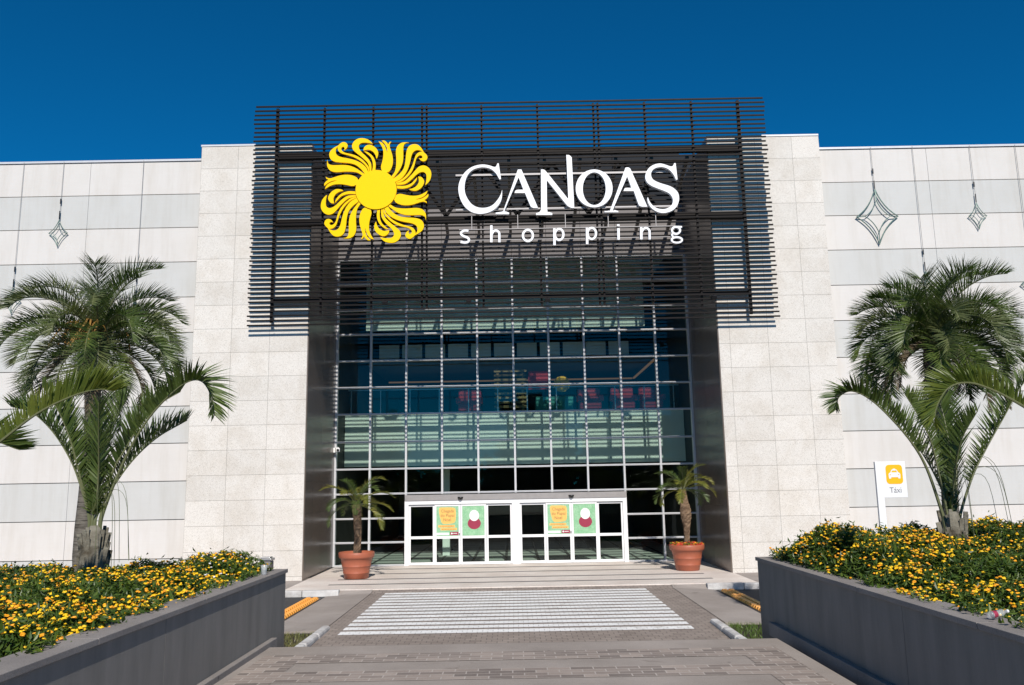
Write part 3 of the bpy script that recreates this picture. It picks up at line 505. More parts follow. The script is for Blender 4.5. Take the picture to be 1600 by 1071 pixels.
# curtain wall
TZ = [0.02, 0.80, 1.62, 2.47, 3.335, 4.29, 5.28, 6.24, 7.21, 8.18, 9.08, 10.06, 10.97]
CW = MB(); CW.box(GX0, GX1, 29.93, 30.1, 10.985, 11.015); cw = CW.build('curtain_wall', 'alu', BR); CWs = sub(cw, BR)
DX0, DX1, DZ = -3.86, 3.915, 2.42
for x in MX:
    z0 = 0.0 if (x <= DX0+0.1 or x >= DX1-0.1) else DZ+0.01
    x = min(max(x, GX0+0.035), GX1-0.035)
    b = MB(); b.box(x-0.034, x+0.034, 29.90, 30.08, z0, 10.98, 1); b.box(x-0.030, x-0.010, 29.872, 29.902, z0, 10.98, 0); b.box(x+0.010, x+0.030, 29.872, 29.902, z0, 10.98, 0)
    b.build('mullion', ['alu', 'alu'], CWs)
for z in TZ:
    segs = [(GX0, GX1)] if z > DZ else [(GX0, DX0), (DX1, GX1)]
    b = MB()
    for a, c in segs:
        b.box(a, c, 29.915, 30.07, z-0.030, z+0.030, 0); b.box(a, c, 29.885, 29.917, z-0.024, z-0.006, 0); b.box(a, c, 29.885, 29.917, z+0.006, z+0.024, 0)
    b.build('transom', 'alu', CWs)
GR = random.Random(4)
def pane_row(z0, z1, xs):
    b = MB()
    for i in range(len(xs)-1):
        a, c = max(xs[i], GX0)+0.03, min(xs[i+1], GX1)-0.03; t1, t2 = GR.gauss(0, 0.0016), GR.gauss(0, 0.0016); b.quad((a, 30.0-t1-t2, z0+0.02), (c, 30.0+t1-t2, z0+0.02), (c, 30.0+t1+t2, z1-0.02), (a, 30.0-t1+t2, z1-0.02))
    return b
for i in range(len(TZ)-1):
    if TZ[i+1] > DZ: b = pane_row(TZ[i], TZ[i+1], MX); b.build('pane_row', 'glass', CWs)
    else:
        pane_row(TZ[i], TZ[i+1], MX[:3]).build('pane_row', 'glass', CWs); pane_row(TZ[i], TZ[i+1], MX[8:]).build('pane_row', 'glass', CWs)
# door header and the eight door leaves
b = MB(); b.box(DX0+0.01, DX1-0.01, 29.80, 30.05, 2.21, 2.41); hd = b.build('door_header', 'grey_metal', BR)
b = MB(); b.box(DX0, DX1, 29.83, 30.02, 2.075, 2.208); b.box(DX0, -3.72, 29.83, 30.02, 0.0, 2.073); b.box(3.775, DX1, 29.83, 30.02, 0.0, 2.073); b.box(-0.105, 0.165, 29.83, 30.02, 0.0, 2.073)
b.build('door_surround', 'white', BR)
leaves = []
for sx in (-3.72, 0.165):
    wd = (3.775-0.165-0.0)/4 if sx > 0 else (-0.105+3.72)/4
    for k in range(4):
        x0 = sx+k*wd+0.004; x1 = sx+(k+1)*wd-0.004; y = 29.90 if k in (0, 3) else 29.86
        st = 0.062; b = MB(); b.box(x0, x0+st, y, y+0.06, 0.012, 2.06); b.box(x1-st, x1, y, y+0.06, 0.012, 2.06)
        for z0, z1 in ((0.012, 0.10), (0.895, 0.985), (2.0, 2.06)): b.box(x0+st, x1-st, y+0.002, y+0.058, z0, z1)
        o = b.build('door_leaf', 'white', BR, bevel=0.004); so_ = sub(o, BR)
        c = MB(); c.quad((x0+st, y+0.03, 0.10), (x1-st, y+0.03, 0.10), (x1-st, y+0.03, 0.895), (x0+st, y+0.03, 0.895)); c.quad((x0+st, y+0.03, 0.985), (x1-st, y+0.03, 0.985), (x1-st, y+0.03, 2.0), (x0+st, y+0.03, 2.0)); c.build('glass_pane', 'glass', so_)
        if k == 1: c = MB(); c.box(x1-0.045, x1-0.02, y-0.03, y+0.001, 1.01, 1.08); c.build('lock', 'black', so_)
        leaves.append((x0+st, x1-st, y))
for x, lab in ((-1.90, 'black door sensor above the left pair of posters'), (1.98, 'black door sensor above the right pair of posters')):
    b = MB(); b.lathe([(0.001, -0.075), (0.05, -0.06), (0.085, -0.02), (0.10, 0.03), (0.001, 0.03)], (x, 29.77, 2.29), 18); tag(b.build('door_sensor', 'black', smooth=True), lab, 'sensor', 'door sensors')
# interior hall seen through the glass
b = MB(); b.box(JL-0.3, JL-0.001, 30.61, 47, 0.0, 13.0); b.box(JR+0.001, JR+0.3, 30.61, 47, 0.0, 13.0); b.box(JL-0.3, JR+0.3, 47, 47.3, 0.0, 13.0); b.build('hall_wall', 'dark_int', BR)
b = MB(); b.box(JL, JR, 30.41, 47, -0.12, -0.003); b.build('hall_floor', 'int_floor', BR)
b = MB(); b.box(JL+0.02, JR-0.02, 31.75, 46.9, 3.47, 5.40); fl = b.build('upper_floor', 'int_wall', BR)
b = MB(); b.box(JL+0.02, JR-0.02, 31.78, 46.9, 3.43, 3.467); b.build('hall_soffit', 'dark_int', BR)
b = MB(); b.box(JL+0.02, JR-0.02, 36.5, 46.9, 8.0, 8.2); b.build('upper_ceiling', 'int_ceil', BR)
b = MB(); b.box(JL+0.02, JR-0.02, 31.2, 46.9, 12.0, 12.2); b.build('hall_ceiling', 'int_wall', BR)
b = MB(); b.box(-5.8, 5.6, 38.9, 39.0, 7.5, 7.56); b.box(5.62, 5.7, 33.0, 38.9, 7.5, 7.56); b.build('cove_light', 'cove', BR)
b = MB(); b.box(-5.7, 5.2, 32.2, 32.4, 8.75, 11.9)
b.build('bulkhead', 'int_wall', BR)
b = MB()
for i in range(11): b.box(-5.5+i*0.95, -4.68+i*0.95, 34.2, 34.29, 7.95, 8.5)
b.build('grille_panel', 'white', BR)
b = MB()
for i in range(12): b.box(-6.2+i*1.12, -6.16+i*1.12, 31.9, 31.95, 5.401, 6.35)
b.box(-6.3, 6.35, 31.9, 31.95, 6.352, 6.39); rl = b.build('gallery_rail', 'steel', BR)
b = MB(); b.quad((-6.3, 31.93, 5.45), (6.35, 31.93, 5.45), (6.35, 31.93, 6.33), (-6.3, 31.93, 6.33)); b.build('rail_glass', 'glass', sub(rl, BR))
for x in (-2.75,):
    b = MB(); b.box(x-0.14, x+0.14, 34.0, 34.3, 0.0, 3.468); b.build('hall_column', 'int_wall', BR)
# things inside
def armchair(x, y, z, label):
    rt = root('armchair', (x, y, z), label, 'armchair', 'red armchairs on the upper floor')
    b = MB(); b.box(x-0.42, x+0.42, y-0.4, y+0.35, z+0.15, z+0.45); b.build('seat', 'red', rt, bevel=0.05)
    b = MB(); b.box(x-0.45, x+0.45, y+0.2, y+0.42, z+0.452, z+1.0); b.build('backrest', 'red', rt, bevel=0.06)
    for s in (-1, 1):
        b = MB(); b.box(x+s*0.44-0.08, x+s*0.44+0.08, y-0.4, y+0.195, z+0.452, z+0.68); b.build('armrest', 'red', rt, bevel=0.04)
        b = MB(); b.box(x+s*0.35-0.03, x+s*0.35+0.03, y-0.35, y-0.29, z, z+0.149); b.build('leg', 'black', rt)
for i, x in enumerate((3.0, 4.3, 5.4, -1.7)):
    armchair(x, 32.7, 5.401, ('red armchair behind the gallery rail, nearest the colourful kiosk', 'red armchair second from the kiosk behind the gallery rail', 'red armchair at the far right end of the gallery rail', 'red armchair left of the kiosk behind the gallery rail')[i])
rt = root('kiosk', (1.0, 33.2, 5.4), 'colourful kiosk with red sign board and slatted wooden screen on the upper floor', 'kiosk')
b = MB(); b.box(0.9, 2.4, 33.2, 34.0, 5.401, 6.15); b.build('counter', 'teal', rt, bevel=0.02)
b = MB(); b.box(0.62, 1.42, 33.1, 33.18, 6.42, 7.15); b.build('sign_board', 'red', rt)
b = MB(); b.lathe([(0.001, 0), (0.3, 0.02), (0.32, 0.06), (0.001, 0.08)], (0, 0, 0), 24)
V = np.concatenate(b.v); V = np.stack([V[:, 0]+1.95, -V[:, 2]+33.15, V[:, 1]+6.62], 1); b.v = [V]; b.build('round_sign', 'sign_y', rt)
b = MB()
for i in range(10): b.box(-0.75, 0.55, 33.3, 33.36, 5.55+i*0.18, 5.64+i*0.18)
b.box(-0.65, -0.55, 33.37, 33.45, 5.401, 7.3); b.box(0.35, 0.45, 33.37, 33.45, 5.401, 7.3); b.build('slat_screen', 'wood', rt)
# ================================================================ louvre screen
LX0, LX1, LZ0, LZ1 = -8.19, 8.30, 7.71, 14.93
PX = [-7.46, -5.94, -4.36, -2.78, -2.63, -0.853, 0.958, 2.775, 2.92, 4.433, 5.953, 7.47]
SR = root('louvre_screen', (0, 25.5, LZ0), 'dark bronze horizontal louvre screen hung above the entrance', 'louvre screen')
b = MB(); n = 50; q = random.Random(8)
for i in range(n):
    z = LZ0+(LZ1-LZ0)*i/(n-1)
    b.box(LX0+q.uniform(-.03, .03), LX1+q.uniform(-.03, .03), 25.448, 25.495, z-0.022, z+0.022, 0)
    for x in PX:
        b.box(x+0.035, x+0.062, 25.497, 25.53, z-0.024, z+0.014, 1)
b.build('slat_panel', ['slat', 'clip'], SR)
PB = [7.80, 8.02, 8.2, 8.2, 8.2, 8.2, 8.2, 8.2, 8.2, 8.2, 8.05, 7.80]
for x, z in zip(PX, PB):
    wd = 0.055 if abs(x) > 7 else 0.036
    b = MB(); b.box(x-wd, x+wd*0.6, 25.497, 25.58, z, LZ1-0.05); b.build('post', 'slat', SR)
for z, hh in ((13.30, 0.11), (11.05, 0.10), (8.53, 0.045)):
    b = MB(); b.box(-7.5, 7.5, 25.585, 25.585+0.16, z-hh, z+hh); b.build('beam', 'slat', SR)
b = MB(); b.box(-6.36, 6.43, 25.59, 25.70, 12.86, 12.93); b.build('beam', 'slat', SR)
b = MB(); b.box(-7.5, 7.5, 25.40, 25.44, 8.40, 8.45); b.build('beam', 'slat', SR)
for i in range(11):
    x = -5.8+i*1.16; b = MB(); b.bar((x, 25.80, 13.1), (x+0.02, 29.85, 11.9), 0.10, 0.14); b.build('brace', 'strut', SR)
for i in range(4):
    xc = -2.3+i*2.3-0.9; 
    for s in (-1, 1):
        b = MB(); b.bar((xc, 25.87, 13.0), (xc+s*1.15, 25.87, 11.25), 0.07, 0.10); b.build('brace', 'slat', SR)
# ---------------------------------------------------------------- sun emblem
cx, cz, cr = SUNC
SG = root('sun_sign', (cx, 25.28, cz), 'bright yellow swirling sun emblem mounted on the louvre screen', 'sign')
b = MB(); ol = [(cx+cr*math.cos(t*math.pi/36), cz+cr*math.sin(t*math.pi/36)) for t in range(72)]
V, Fc = outline_mesh([ol], 0.11); V = np.array(V); V[:, 1] += 25.265; b.add(V, Fc); b.build('disc', 'yellow', SG)
for qd in range(4):
    ca, sa = [(1, 0), (0, 1), (-1, 0), (0, -1)][qd]
    for k, ray in enumerate(SUNQ):
        o2 = [(cx+x*ca-z*sa, cz+x*sa+z*ca) for x, z in smooth_outline(ray, 4)]
        V, Fc = outline_mesh([o2], 0.075); V = np.array(V); V[:, 1] += 25.28+0.0011*(k+7*qd)/7; b = MB(); b.add(V, Fc); b.build('ray', 'yellow', SG)
b = MB()
for dz in (-1.0, 0.9): b.box(cx-1.5, cx+1.5, 25.36, 25.40, cz+dz-0.03, cz+dz+0.03)
for dx in (-1.1, 1.1): b.box(cx+dx-0.03, cx+dx+0.03, 25.401, 25.444, cz-1.1, cz+1.0)
b.build('mounting_rail', 'slat', SG)
# ---------------------------------------------------------------- lettering
NS = root('name_sign', (2.4, 25.3, 10.9), 'large white serif capital letters on the louvre screen, right of the sun emblem', 'sign')
for ch in ('C', 'A', 'N', 'O', 'A2', 'S'):
    ol = [smooth_outline(LETTERS[ch], 5)]
    if ch == 'O': ol.append(smooth_outline(LETTERS['Oi'], 5))
    V, Fc = outline_mesh(ol, 0.13); V = np.array(V); V[:, 1] += 25.31; b = MB(); b.add(V, Fc); b.build('letter', 'letter', NS)
b = MB(); b.box(-1.7, 5.2, 25.39, 25.43, 11.28, 11.33); b.box(-1.7, 5.2, 25.39, 25.43, 12.42, 12.48); b.build('mounting_rail', 'grey_metal', NS)
TS = root('tagline_sign', (2.0, 25.3, 10.5), 'smaller white widely spaced lower case letters below the large capitals', 'sign')
for ch in ('s', 'h', 'o', 'p', 'p2', 'i', 'n', 'g'):
    b = MB()
    for k, (wd, cl, pts) in enumerate(TAG[ch]):
        V, Fc = outline_mesh(stroke(pts, wd, cl), 0.09); V = np.array(V); V[:, 1] += 25.30+0.0015*k; b.add(V, Fc)
    b.build('letter', 'letter', TS)
b = MB(); b.box(-1.6, 5.2, 25.36, 25.385, 10.63, 10.65); b.box(-1.6, 5.2, 25.36, 25.385, 10.28, 10.30)
for x in (-1.2, 0.25, 1.75, 3.1, 4.6): b.box(x-0.01, x+0.01, 25.36, 25.385, 10.65, 11.1)
b.build('mounting_rail', 'grey_metal', TS)
for i, x in enumerate((-3.91, -1.32, 1.12, 3.77, 6.29)):
    rt = root('floodlight', (x, 25.5, 8.45), ('small black floodlight under the screen below the sun emblem', 'small black floodlight under the screen below the first capital letter', 'small black floodlight at the middle of the screen underside', 'small black floodlight under the screen below the last capital letters', 'small black floodlight at the right end under the screen')[i], 'floodlight', 'floodlights under the louvre screen')
    b = MB(); b.bar((x, 25.42, 8.36), (x, 25.30, 8.30), 0.16, 0.11); b.build('housing', 'black', rt, bevel=0.01)
    b = MB(); b.box(x-0.02, x+0.02, 25.40, 25.44, 8.36, 8.42); b.build('bracket', 'black', rt)
# security camera on the left jamb edge
rt = root('security_camera', (-6.28, 29.7, 4.0), 'white security camera on an arm at the left edge of the glazing', 'camera')
b = MB(); b.box(-6.36, -6.29, 29.66, 29.80, 3.93, 4.10); b.build('wall_plate', 'white', rt, bevel=0.01)
b = MB(); b.bar((-6.29, 29.72, 3.97), (-6.20, 29.5, 3.95), 0.04, 0.04); b.build('arm', 'white', rt)
b = MB(); b.bar((-6.22, 29.62, 4.06), (-6.12, 29.30, 4.00), 0.13, 0.12); b.build('housing', 'white', rt, bevel=0.015)
b = MB(); b.tube([(-6.121, 29.298, 4.0), (-6.118, 29.285, 3.997)], 0.045, 14); b.build('lens', 'black', rt)
# posters on the sliding leaves
def printed(b, txt, size, x, y, z, mi, wid=None, shear=0.0):
    V, Fc = text_mesh(txt, size, 0.002, shear=shear)
    if wid: V[:, 0] *= wid/(V[:, 0].max()-V[:, 0].min())
    V = V+np.array([x, y, z]); b.add(V, Fc, mi)
def blob(b, pts, x, y, z, mi, n=5):
    V, Fc = outline_mesh([[(q.x, q.y) for q in catmull([(a, c, 0) for a, c in pts], n, True)]], 0.0018); V = np.array(V)+np.array([x, y, z]); b.add(V, Fc, mi)
def poster_text(li, label):
    x0, x1, y = leaves[li]; y -= 0.004; b = MB(); b.box(x0+0.002, x1-0.002, y, y+0.003, 0.99, 1.995, 0); xc = (x0+x1)/2; W = x1-x0
    blob(b, [(-0.29, 0.27), (-0.1, 0.31), (0.2, 0.30), (0.28, 0.24), (0.29, 0.0), (0.25, -0.2), (0.05, -0.245), (-0.16, -0.24), (-0.24, -0.1)], xc, y-0.0015, 1.65, 1)
    for t, s, dx, z, wd in (('Chegada', 0.15, 0.0, 1.79, 0.44), ('do Papai', 0.14, 0.0, 1.64, 0.48), ('Noel', 0.15, -0.01, 1.49, 0.26)): printed(b, t, s, xc+dx, y-0.0035, z, 2, wd)
    b.box(xc-0.32, xc+0.26, y-0.002, y-0.0005, 1.28, 1.36, 1); b.box(xc-0.24, xc+0.33, y-0.002, y-0.0005, 1.18, 1.26, 1)
    printed(b, '01 DE NOVEMBRO', 0.06, xc-0.02, y-0.0035, 1.30, 2, 0.48)
    for i in range(9): b.box(xc-0.2+i*0.055, xc-0.16+i*0.055, y-0.004, y-0.0025, 1.205, 1.225, 2)
    b.box(x0+0.004, xc+0.05, y-0.002, y-0.0005, 1.02, 1.10, 3); b.box(xc+0.09, x1-0.004, y-0.002, y-0.0005, 1.01, 1.125, 4)
    blob(b, [(math.cos(k)*0.03, math.sin(k)*0.03) for k in np.arange(0, 6.28, 0.7)], xc+0.15, y-0.003, 1.07, 3); b.box(xc+0.195, xc+0.335, y-0.004, y-0.0025, 1.062, 1.082, 3)
    tag(b.build('poster', ['poster', 'orange_print', 'brown_ink', 'white_print', 'crimson']), label, 'poster', 'green posters on the sliding doors')
def poster_plain(li, label):
    x0, x1, y = leaves[li]; y -= 0.004; b = MB(); b.box(x0+0.002, x1-0.002, y, y+0.003, 0.99, 1.995, 0); xc = (x0+x1)/2
    blob(b, [(math.cos(k)*0.23, math.sin(k)*0.20) for k in np.arange(0, 6.28, 0.4)], xc+0.03, y-0.0015, 1.40, 1)
    blob(b, [(math.cos(k)*0.17, math.sin(k)*0.19) for k in np.arange(0, 6.28, 0.4)], xc+0.03, y-0.0035, 1.67, 2)
    tag(b.build('poster', ['poster', 'crimson', 'white_print']), label, 'poster', 'green posters on the sliding doors')
poster_text(1, 'green poster with orange lettered blob on the left pair of sliding doors')
poster_plain(2, 'green poster with red and white picture on the left pair of sliding doors')
poster_text(5, 'green poster with orange lettered blob on the right pair of sliding doors')
poster_plain(6, 'green poster with red and white picture on the right pair of sliding doors')
# ---------------------------------------------------------------- hanging star ornaments
def star(x, z, hw, hh, label):
    y = 26.225; rt = root('star_ornament', (x, y, z), label, 'ornament', 'hanging star ornaments on the side walls')
    def ring(k, yy):
        P = []
        cs = [(0, hh*k), (hw*k, 0), (0, -hh*k), (-hw*k, 0)]
        for i in range(4):
            a, c = Vector(cs[i]), Vector(cs[(i+1) % 4]); m = (a+c)*0.5*0.62
            for t in range(6):
                t /= 6; P.append((x+((1-t)**2*a.x+2*t*(1-t)*m.x+t*t*c.x), yy, z+((1-t)**2*a.y+2*t*(1-t)*m.y+t*t*c.y)))
        return P
    b = MB(); rr = 0.005+0.016*hh
    for k, yy in ((1.0, y), (0.60, y-0.03)):
        P = ring(k, yy); b.tube(P+[P[0], P[1]], rr*(1 if k == 1 else 0.8), 6, caps=False)
    for a, c in zip(ring(1.0, y)[::6], ring(0.60, y-0.03)[::6]): b.tube([a, c], rr*0.8, 6)
    b.build('frame', 'tinsel', rt)
    P = ring(1.0, y); Q = ring(0.60, y-0.03); n = len(P)
    c = MB(); c.tube([(x, y, z+hh), (x, 26.25, 13.5)], 0.007, 5); c.build('cable', 'wire', rt)
    c = MB(); c.tube([(x, y, z+hh+0.02), (x, y, z+hh+0.30)], 0.018, 6); c.build('turnbuckle', 'black', rt); c = MB(); c.tube([(x, y+0.01, z+hh+0.55), (x, y+0.01, z+hh+0.72)], 0.022, 6); c.build('turnbuckle', 'black', rt)
star(-14.71, 11.04, 0.31, 0.45, 'small star ornament hanging on the left wall, uppermost there')
star(-16.03, 8.80, 0.28, 0.42, 'small star ornament at the far left end of the wall, beside the palm crown')
star(-12.07, 8.35, 0.30, 0.45, 'star ornament hanging behind the left tall palm crown')
star(11.97, 11.10, 0.68, 0.93, 'largest star ornament, on the right wall beside the pylon')
star(15.24, 11.06, 0.30, 0.45, 'small star ornament on the right wall, farthest from the pylon near the roof')
star(13.35, 8.6, 0.45, 0.65, 'star ornament hanging behind the right tall palm crown')
star(16.75, 8.75, 0.38, 0.55, 'star ornament cut by the right edge of the photo')
# ---------------------------------------------------------------- taxi sign
rt = root('taxi_sign', (8.99, 21, -0.15), 'white taxi sign with amber car pictogram behind the right flower bed', 'sign')
b = MB(); b.box(8.93, 9.10, 20.97, 21.05, -0.15, 3.10); b.build('post', 'white', rt, bevel=0.006)
b = MB(); b.box(9.10, 9.68, 20.98, 21.04, 2.22, 3.10); pn = b.build('panel', 'white', rt, bevel=0.006); ps = sub(pn, rt)
b = MB(); o2 = []
for (cx2, cz2, a0) in ((9.51, 2.935, 0), (9.27, 2.935, 90), (9.27, 2.635, 180), (9.51, 2.635, 270)):
    for k in range(6): a = R(a0+k*18); o2.append((cx2+0.085*math.cos(a), cz2+0.085*math.sin(a)))
V, Fc = outline_mesh([o2], 0.004); V = np.array(V); V[:, 1] += 20.977; b.add(V, Fc); b.build('pictogram_field', 'sign_y', ps)
car = [(-.15, -.06), (-.155, .0), (-.135, .045), (-.10, .06), (-.07, .125), (-.035, .135), (-.03, .155), (.03, .155), (.035, .135), (.07, .125), (.10, .06), (.135, .045), (.155, .0), (.15, -.06), (.145, -.10), (.095, -.10), (.09, -.065), (-.09, -.065), (-.095, -.10), (-.145, -.10)]
win = [(-.075, .06), (-.055, .105), (.055, .105), (.075, .06)]
b = MB(); hl = [[(sx*0.105+0.016*math.cos(k), 0.0+0.016*math.sin(k)) for k in np.arange(0, 6.2, 0.8)] for sx in (-1, 1)]
V, Fc = outline_mesh([[(9.39+x*0.95, 2.775+z*0.95) for x, z in o] for o in [car, win]+hl], 0.003); V = np.array(V); V[:, 1] += 20.971; b.add(V, Fc); b.build('car_pictogram', 'white', ps)
b = MB(); V, Fc = text_mesh('T\u00e1xi', 0.19, 0.003); V = V*np.array([0.9, 1, 1])+np.array([9.39, 20.976, 2.34]); b.add(V, Fc); b.build('lettering', 'ink', ps)
# ================================================================ palms
def frond_mesh(pts, npair, length, width, vang, rng, r0=0.03, r1=0.005, t0=0.15, sweep0=55, sweep1=20, droop=0.25, seg=3, mats=(0, 1), ref=None, prof=None, twist=0.15, rp=0.6):
    C = catmull(pts, 8); k = len(C); b = MB()
    b.tube(C, [r0+(r1-r0)*(i/(k-1))**rp for i in range(k)], 6, mats[1])
    V = []; Fc = []
    for i in range(npair):
        t = t0+(1-t0)*(i+rng.uniform(-.3, .3))/npair; t = min(max(t, 0.01), 0.999); f = t*(k-1); j = min(int(f), k-2); q = C[j].lerp(C[j+1], f-j)
        T = (C[min(j+2, k-1)]-C[max(j-1, 0)]).normalized(); Zr = Vector(ref) if ref else Vector((0, 0, 1)); N = Zr-T*Zr.dot(T)
        if N.length < 0.15: N = Vector((rng.uniform(-.1, .1), -0.3, 0))-T*T.y*-0.3
        N.normalize(); S = T.cross(N).normalized()
        u = (t-t0)/(1-t0); Lp = length*((0.38+0.62*math.sin(min(u*2.2, 1.57))) * (1-0.62*max(0, (u-0.62)/0.38)**1.5) if prof is None else prof(u))
        sw = R(90-(sweep0+(sweep1-sweep0)*(1-u))) ; sw = R(sweep1+(sweep0-sweep1)*u)
        for s in (-1, 1):
            if rng.random() < 0.05: continue
            L = Lp*(rng.uniform(0.45, 0.8) if rng.random() < 0.06 else 1)*rng.uniform(0.86, 1.08); va = vang+rng.gauss(0, 9)
            d = T*math.sin(sw+rng.gauss(0, 0.06))+(S*s*math.cos(R(va))+N*math.sin(R(va)))*math.cos(sw); d.normalize()
            side = (T-d*T.dot(d)).normalized(); nn = d.cross(side); side = (side+nn*rng.gauss(0, twist+0.15)).normalized()
            p0 = q.copy(); kk = len(V); g = droop*rng.uniform(0.5, 1.4)
            for m in range(seg+1):
                uu = m/seg; wv = width*(0.55+1.0*uu if uu < 0.4 else 1.0*(1-uu)/0.6+0.02)*0.5
                V += [p0-side*wv, p0+side*wv]
                d = (d+Vector((0, 0, -g/seg))*(0.4+1.2*uu)).normalized(); p0 = p0+d*(L/seg)
            Fc += [(kk+2*m, kk+2*m+1, kk+2*m+3, kk+2*m+2) for m in range(seg)]
    b.add(V, Fc, mats[0]); return b
def near_palm(name_label, base, boot_z, curves, seed, group='low feather palms growing in the planters', lit=(), mat='frond'):
    rt = root('planter_palm', base, name_label, 'palm tree', group); g = random.Random(seed)
    x, y, z = base; b = MB(); V = []; n = 24
    prof = [(0.17, -0.05), (0.165, 0.08), (0.15, 0.2), (0.13, boot_z-z-0.25), (0.105, boot_z-z-0.1), (0.05, boot_z-z+0.02)]
    for rr, zz in prof:
        for j in range(n):
            a = 2*math.pi*j/n; q = rr*(1+0.13*math.sin(3*a+zz*2)+0.05*math.sin(8*a+zz*5)); V.append((x+q*math.cos(a), y+q*math.sin(a), z+zz))
    b.add(V, [(i*n+j, i*n+(j+1) % n, (i+1)*n+(j+1) % n, (i+1)*n+j) for i in range(len(prof)-1) for j in range(n)]+[tuple((len(prof)-1)*n+j for j in range(n))])
    b.build('trunk', 'boot', rt, True); b = MB()
    for i in range(34):
        a = g.uniform(0, 6.28); zz = z+g.uniform(0.05, max(0.2, boot_z-z-0.1)); u = (zz-z)/max(0.3, boot_z-z); q = 0.15-0.05*u; l = g.uniform(0.06, 0.17)
        b.bar((x+q*math.cos(a), y+q*math.sin(a), zz-0.10), (x+(q+0.015+0.03*g.random())*math.cos(a), y+(q+0.015+0.03*g.random())*math.sin(a), zz+l), g.uniform(0.025, 0.055), 0.012)
    b.build('leaf_bases', 'boot', rt)
    for k, cv in enumerate(curves):
        opts = cv[1] if isinstance(cv, tuple) else {}; P = list(cv[0] if isinstance(cv, tuple) else cv)
        if boot_z-z > 0.3: P = [(x+(P[0][0]-x)*0.55, y-0.02+(P[0][1]-y)*0.5, boot_z-0.42), (x+(P[0][0]-x)*0.8, P[0][1], boot_z-0.12)]+P
        fm = frond_mesh(P, int(opts.get('n', 62)*1.35), opts.get('L', 0.50)*0.84, opts.get('w', 0.030)*0.78, opts.get('v', 55), g, 0.050, 0.004, opts.get('t0', 0.40), 50, 28, opts.get('d', 0.20), rp=0.27)
        fm.build('frond', [opts.get('m', mat), 'rachis'], rt)
    if boot_z-z > 0.3:
        b = MB()
        for i in range(6):
            a = g.uniform(0.1, 0.9); h = g.uniform(0.5, 1.1); P = [(x, y-0.1, boot_z+0.15), (x+math.sin(a)*0.3, y-0.15, boot_z+0.1+h*0.5), (x+math.sin(a)*0.62, y-0.2, boot_z+0.1+h*0.35), (x+math.sin(a)*0.75, y-0.22, boot_z-0.3-0.4*g.random())]
            b.tube(catmull(P, 5), 0.0028, 4)
        b.build('leaf_fibre', 'frond_grey', rt)
    return rt
def off(P, dy): # spread a frond in depth as it leaves the trunk
    n = len(P); return [(x, y+dy*(i/(n-1))**1.3, z) for i, (x, y, z) in enumerate(P)]
YL_, YR_ = 9.6, 9.7
La = [(-4.64, 2.44), (-4.42, 3.04), (-4.19, 3.45), (-3.95, 3.72), (-3.70, 3.90), (-3.51, 3.90), (-3.37, 3.72), (-3.30, 3.50)]
Lb = [(-4.80, 2.44), (-4.97, 2.88), (-5.14, 3.16), (-5.36, 3.42), (-5.62, 3.62), (-5.9, 3.7)]
Lc = [(-4.79, 2.44), (-4.92, 2.9), (-5.02, 3.27), (-5.15, 3.60), (-5.32, 3.88)]
Ld = [(-4.66, 2.44), (-4.58, 2.9), (-4.47, 3.18), (-4.34, 3.45), (-4.15, 3.70), (-3.95, 3.85)]
Le = [(-4.72, 2.44), (-4.73, 3.04), (-4.72, 3.45), (-4.66, 3.85)]
mk = lambda P, y, dy: off([(a, y, c) for a, c in P], dy)
near_palm('feather palm in the left planter with V shaped green fronds', (-4.72, YL_, 1.72), 2.30,
 [(mk(La, YL_, -0.35), dict(n=78, L=0.48, v=40, d=0.35)), (mk(Lb, YL_, 0.2), dict(n=60)), (mk(Lc, YL_, -0.2), dict(n=60, L=0.45)), (mk(Ld, YL_, 0.3), dict(n=60)), (mk(Le, YL_, 0.5), dict(n=56)), (mk([(-4.72, 2.44), (-4.66, 2.9), (-4.60, 3.3), (-4.52, 3.65)], YL_, -0.5), dict(n=56, L=0.42)), (mk([(-4.72, 2.44), (-4.82, 2.9), (-4.92, 3.25), (-4.98, 3.6)], YL_, 0.7), dict(n=50)), (mk([(-4.70, 2.44), (-4.5, 2.95), (-4.3, 3.3), (-4.05, 3.55)], YL_, 0.8), dict(n=54)), (mk([(-4.75, 2.44), (-4.85, 2.95), (-5.05, 3.3), (-5.35, 3.55)], YL_, 0.9), dict(n=54))], 5)
Ra = [(4.84, 2.3), (4.71, 2.78), (4.55, 3.08), (4.32, 3.36), (4.08, 3.58), (3.86, 3.67), (3.69, 3.60), (3.62, 3.45)]
Rb = [(5.06, 2.3), (5.25, 2.70), (5.46, 3.01), (5.73, 3.37), (5.98, 3.70), (6.2, 3.9)]
Rc = [(4.90, 2.3), (4.83, 2.78), (4.75, 3.12), (4.60, 3.42), (4.46, 3.62)]
Rd = [(4.95, 2.3), (5.03, 2.8), (5.06, 3.16), (5.05, 3.55), (4.98, 3.80)]
Re = [(5.0, 2.3), (5.12, 2.75), (5.24, 3.1), (5.38, 3.42)]
near_palm('feather palm in the right planter with arching green fronds', (4.95, YR_, 1.72), 2.28,
 [(mk(Ra, YR_, -0.3), dict(n=74, L=0.38, v=45, d=0.3)), (mk(Rb, YR_, 0.2), dict(n=66, L=0.42)), (mk(Rc, YR_, -0.2), dict(n=58, L=0.38)), (mk(Rd, YR_, 0.3), dict(n=60, L=0.45)), (mk(Re, YR_, 0.5), dict(n=46, L=0.42)), (mk([(4.95, 2.3), (4.98, 2.75), (5.0, 3.1), (5.1, 3.4)], YR_, -0.5), dict(n=46, L=0.4)), (mk([(4.95, 2.3), (4.85, 2.8), (4.75, 3.2), (4.68, 3.55)], YR_, 0.7), dict(n=50, L=0.42))], 6)
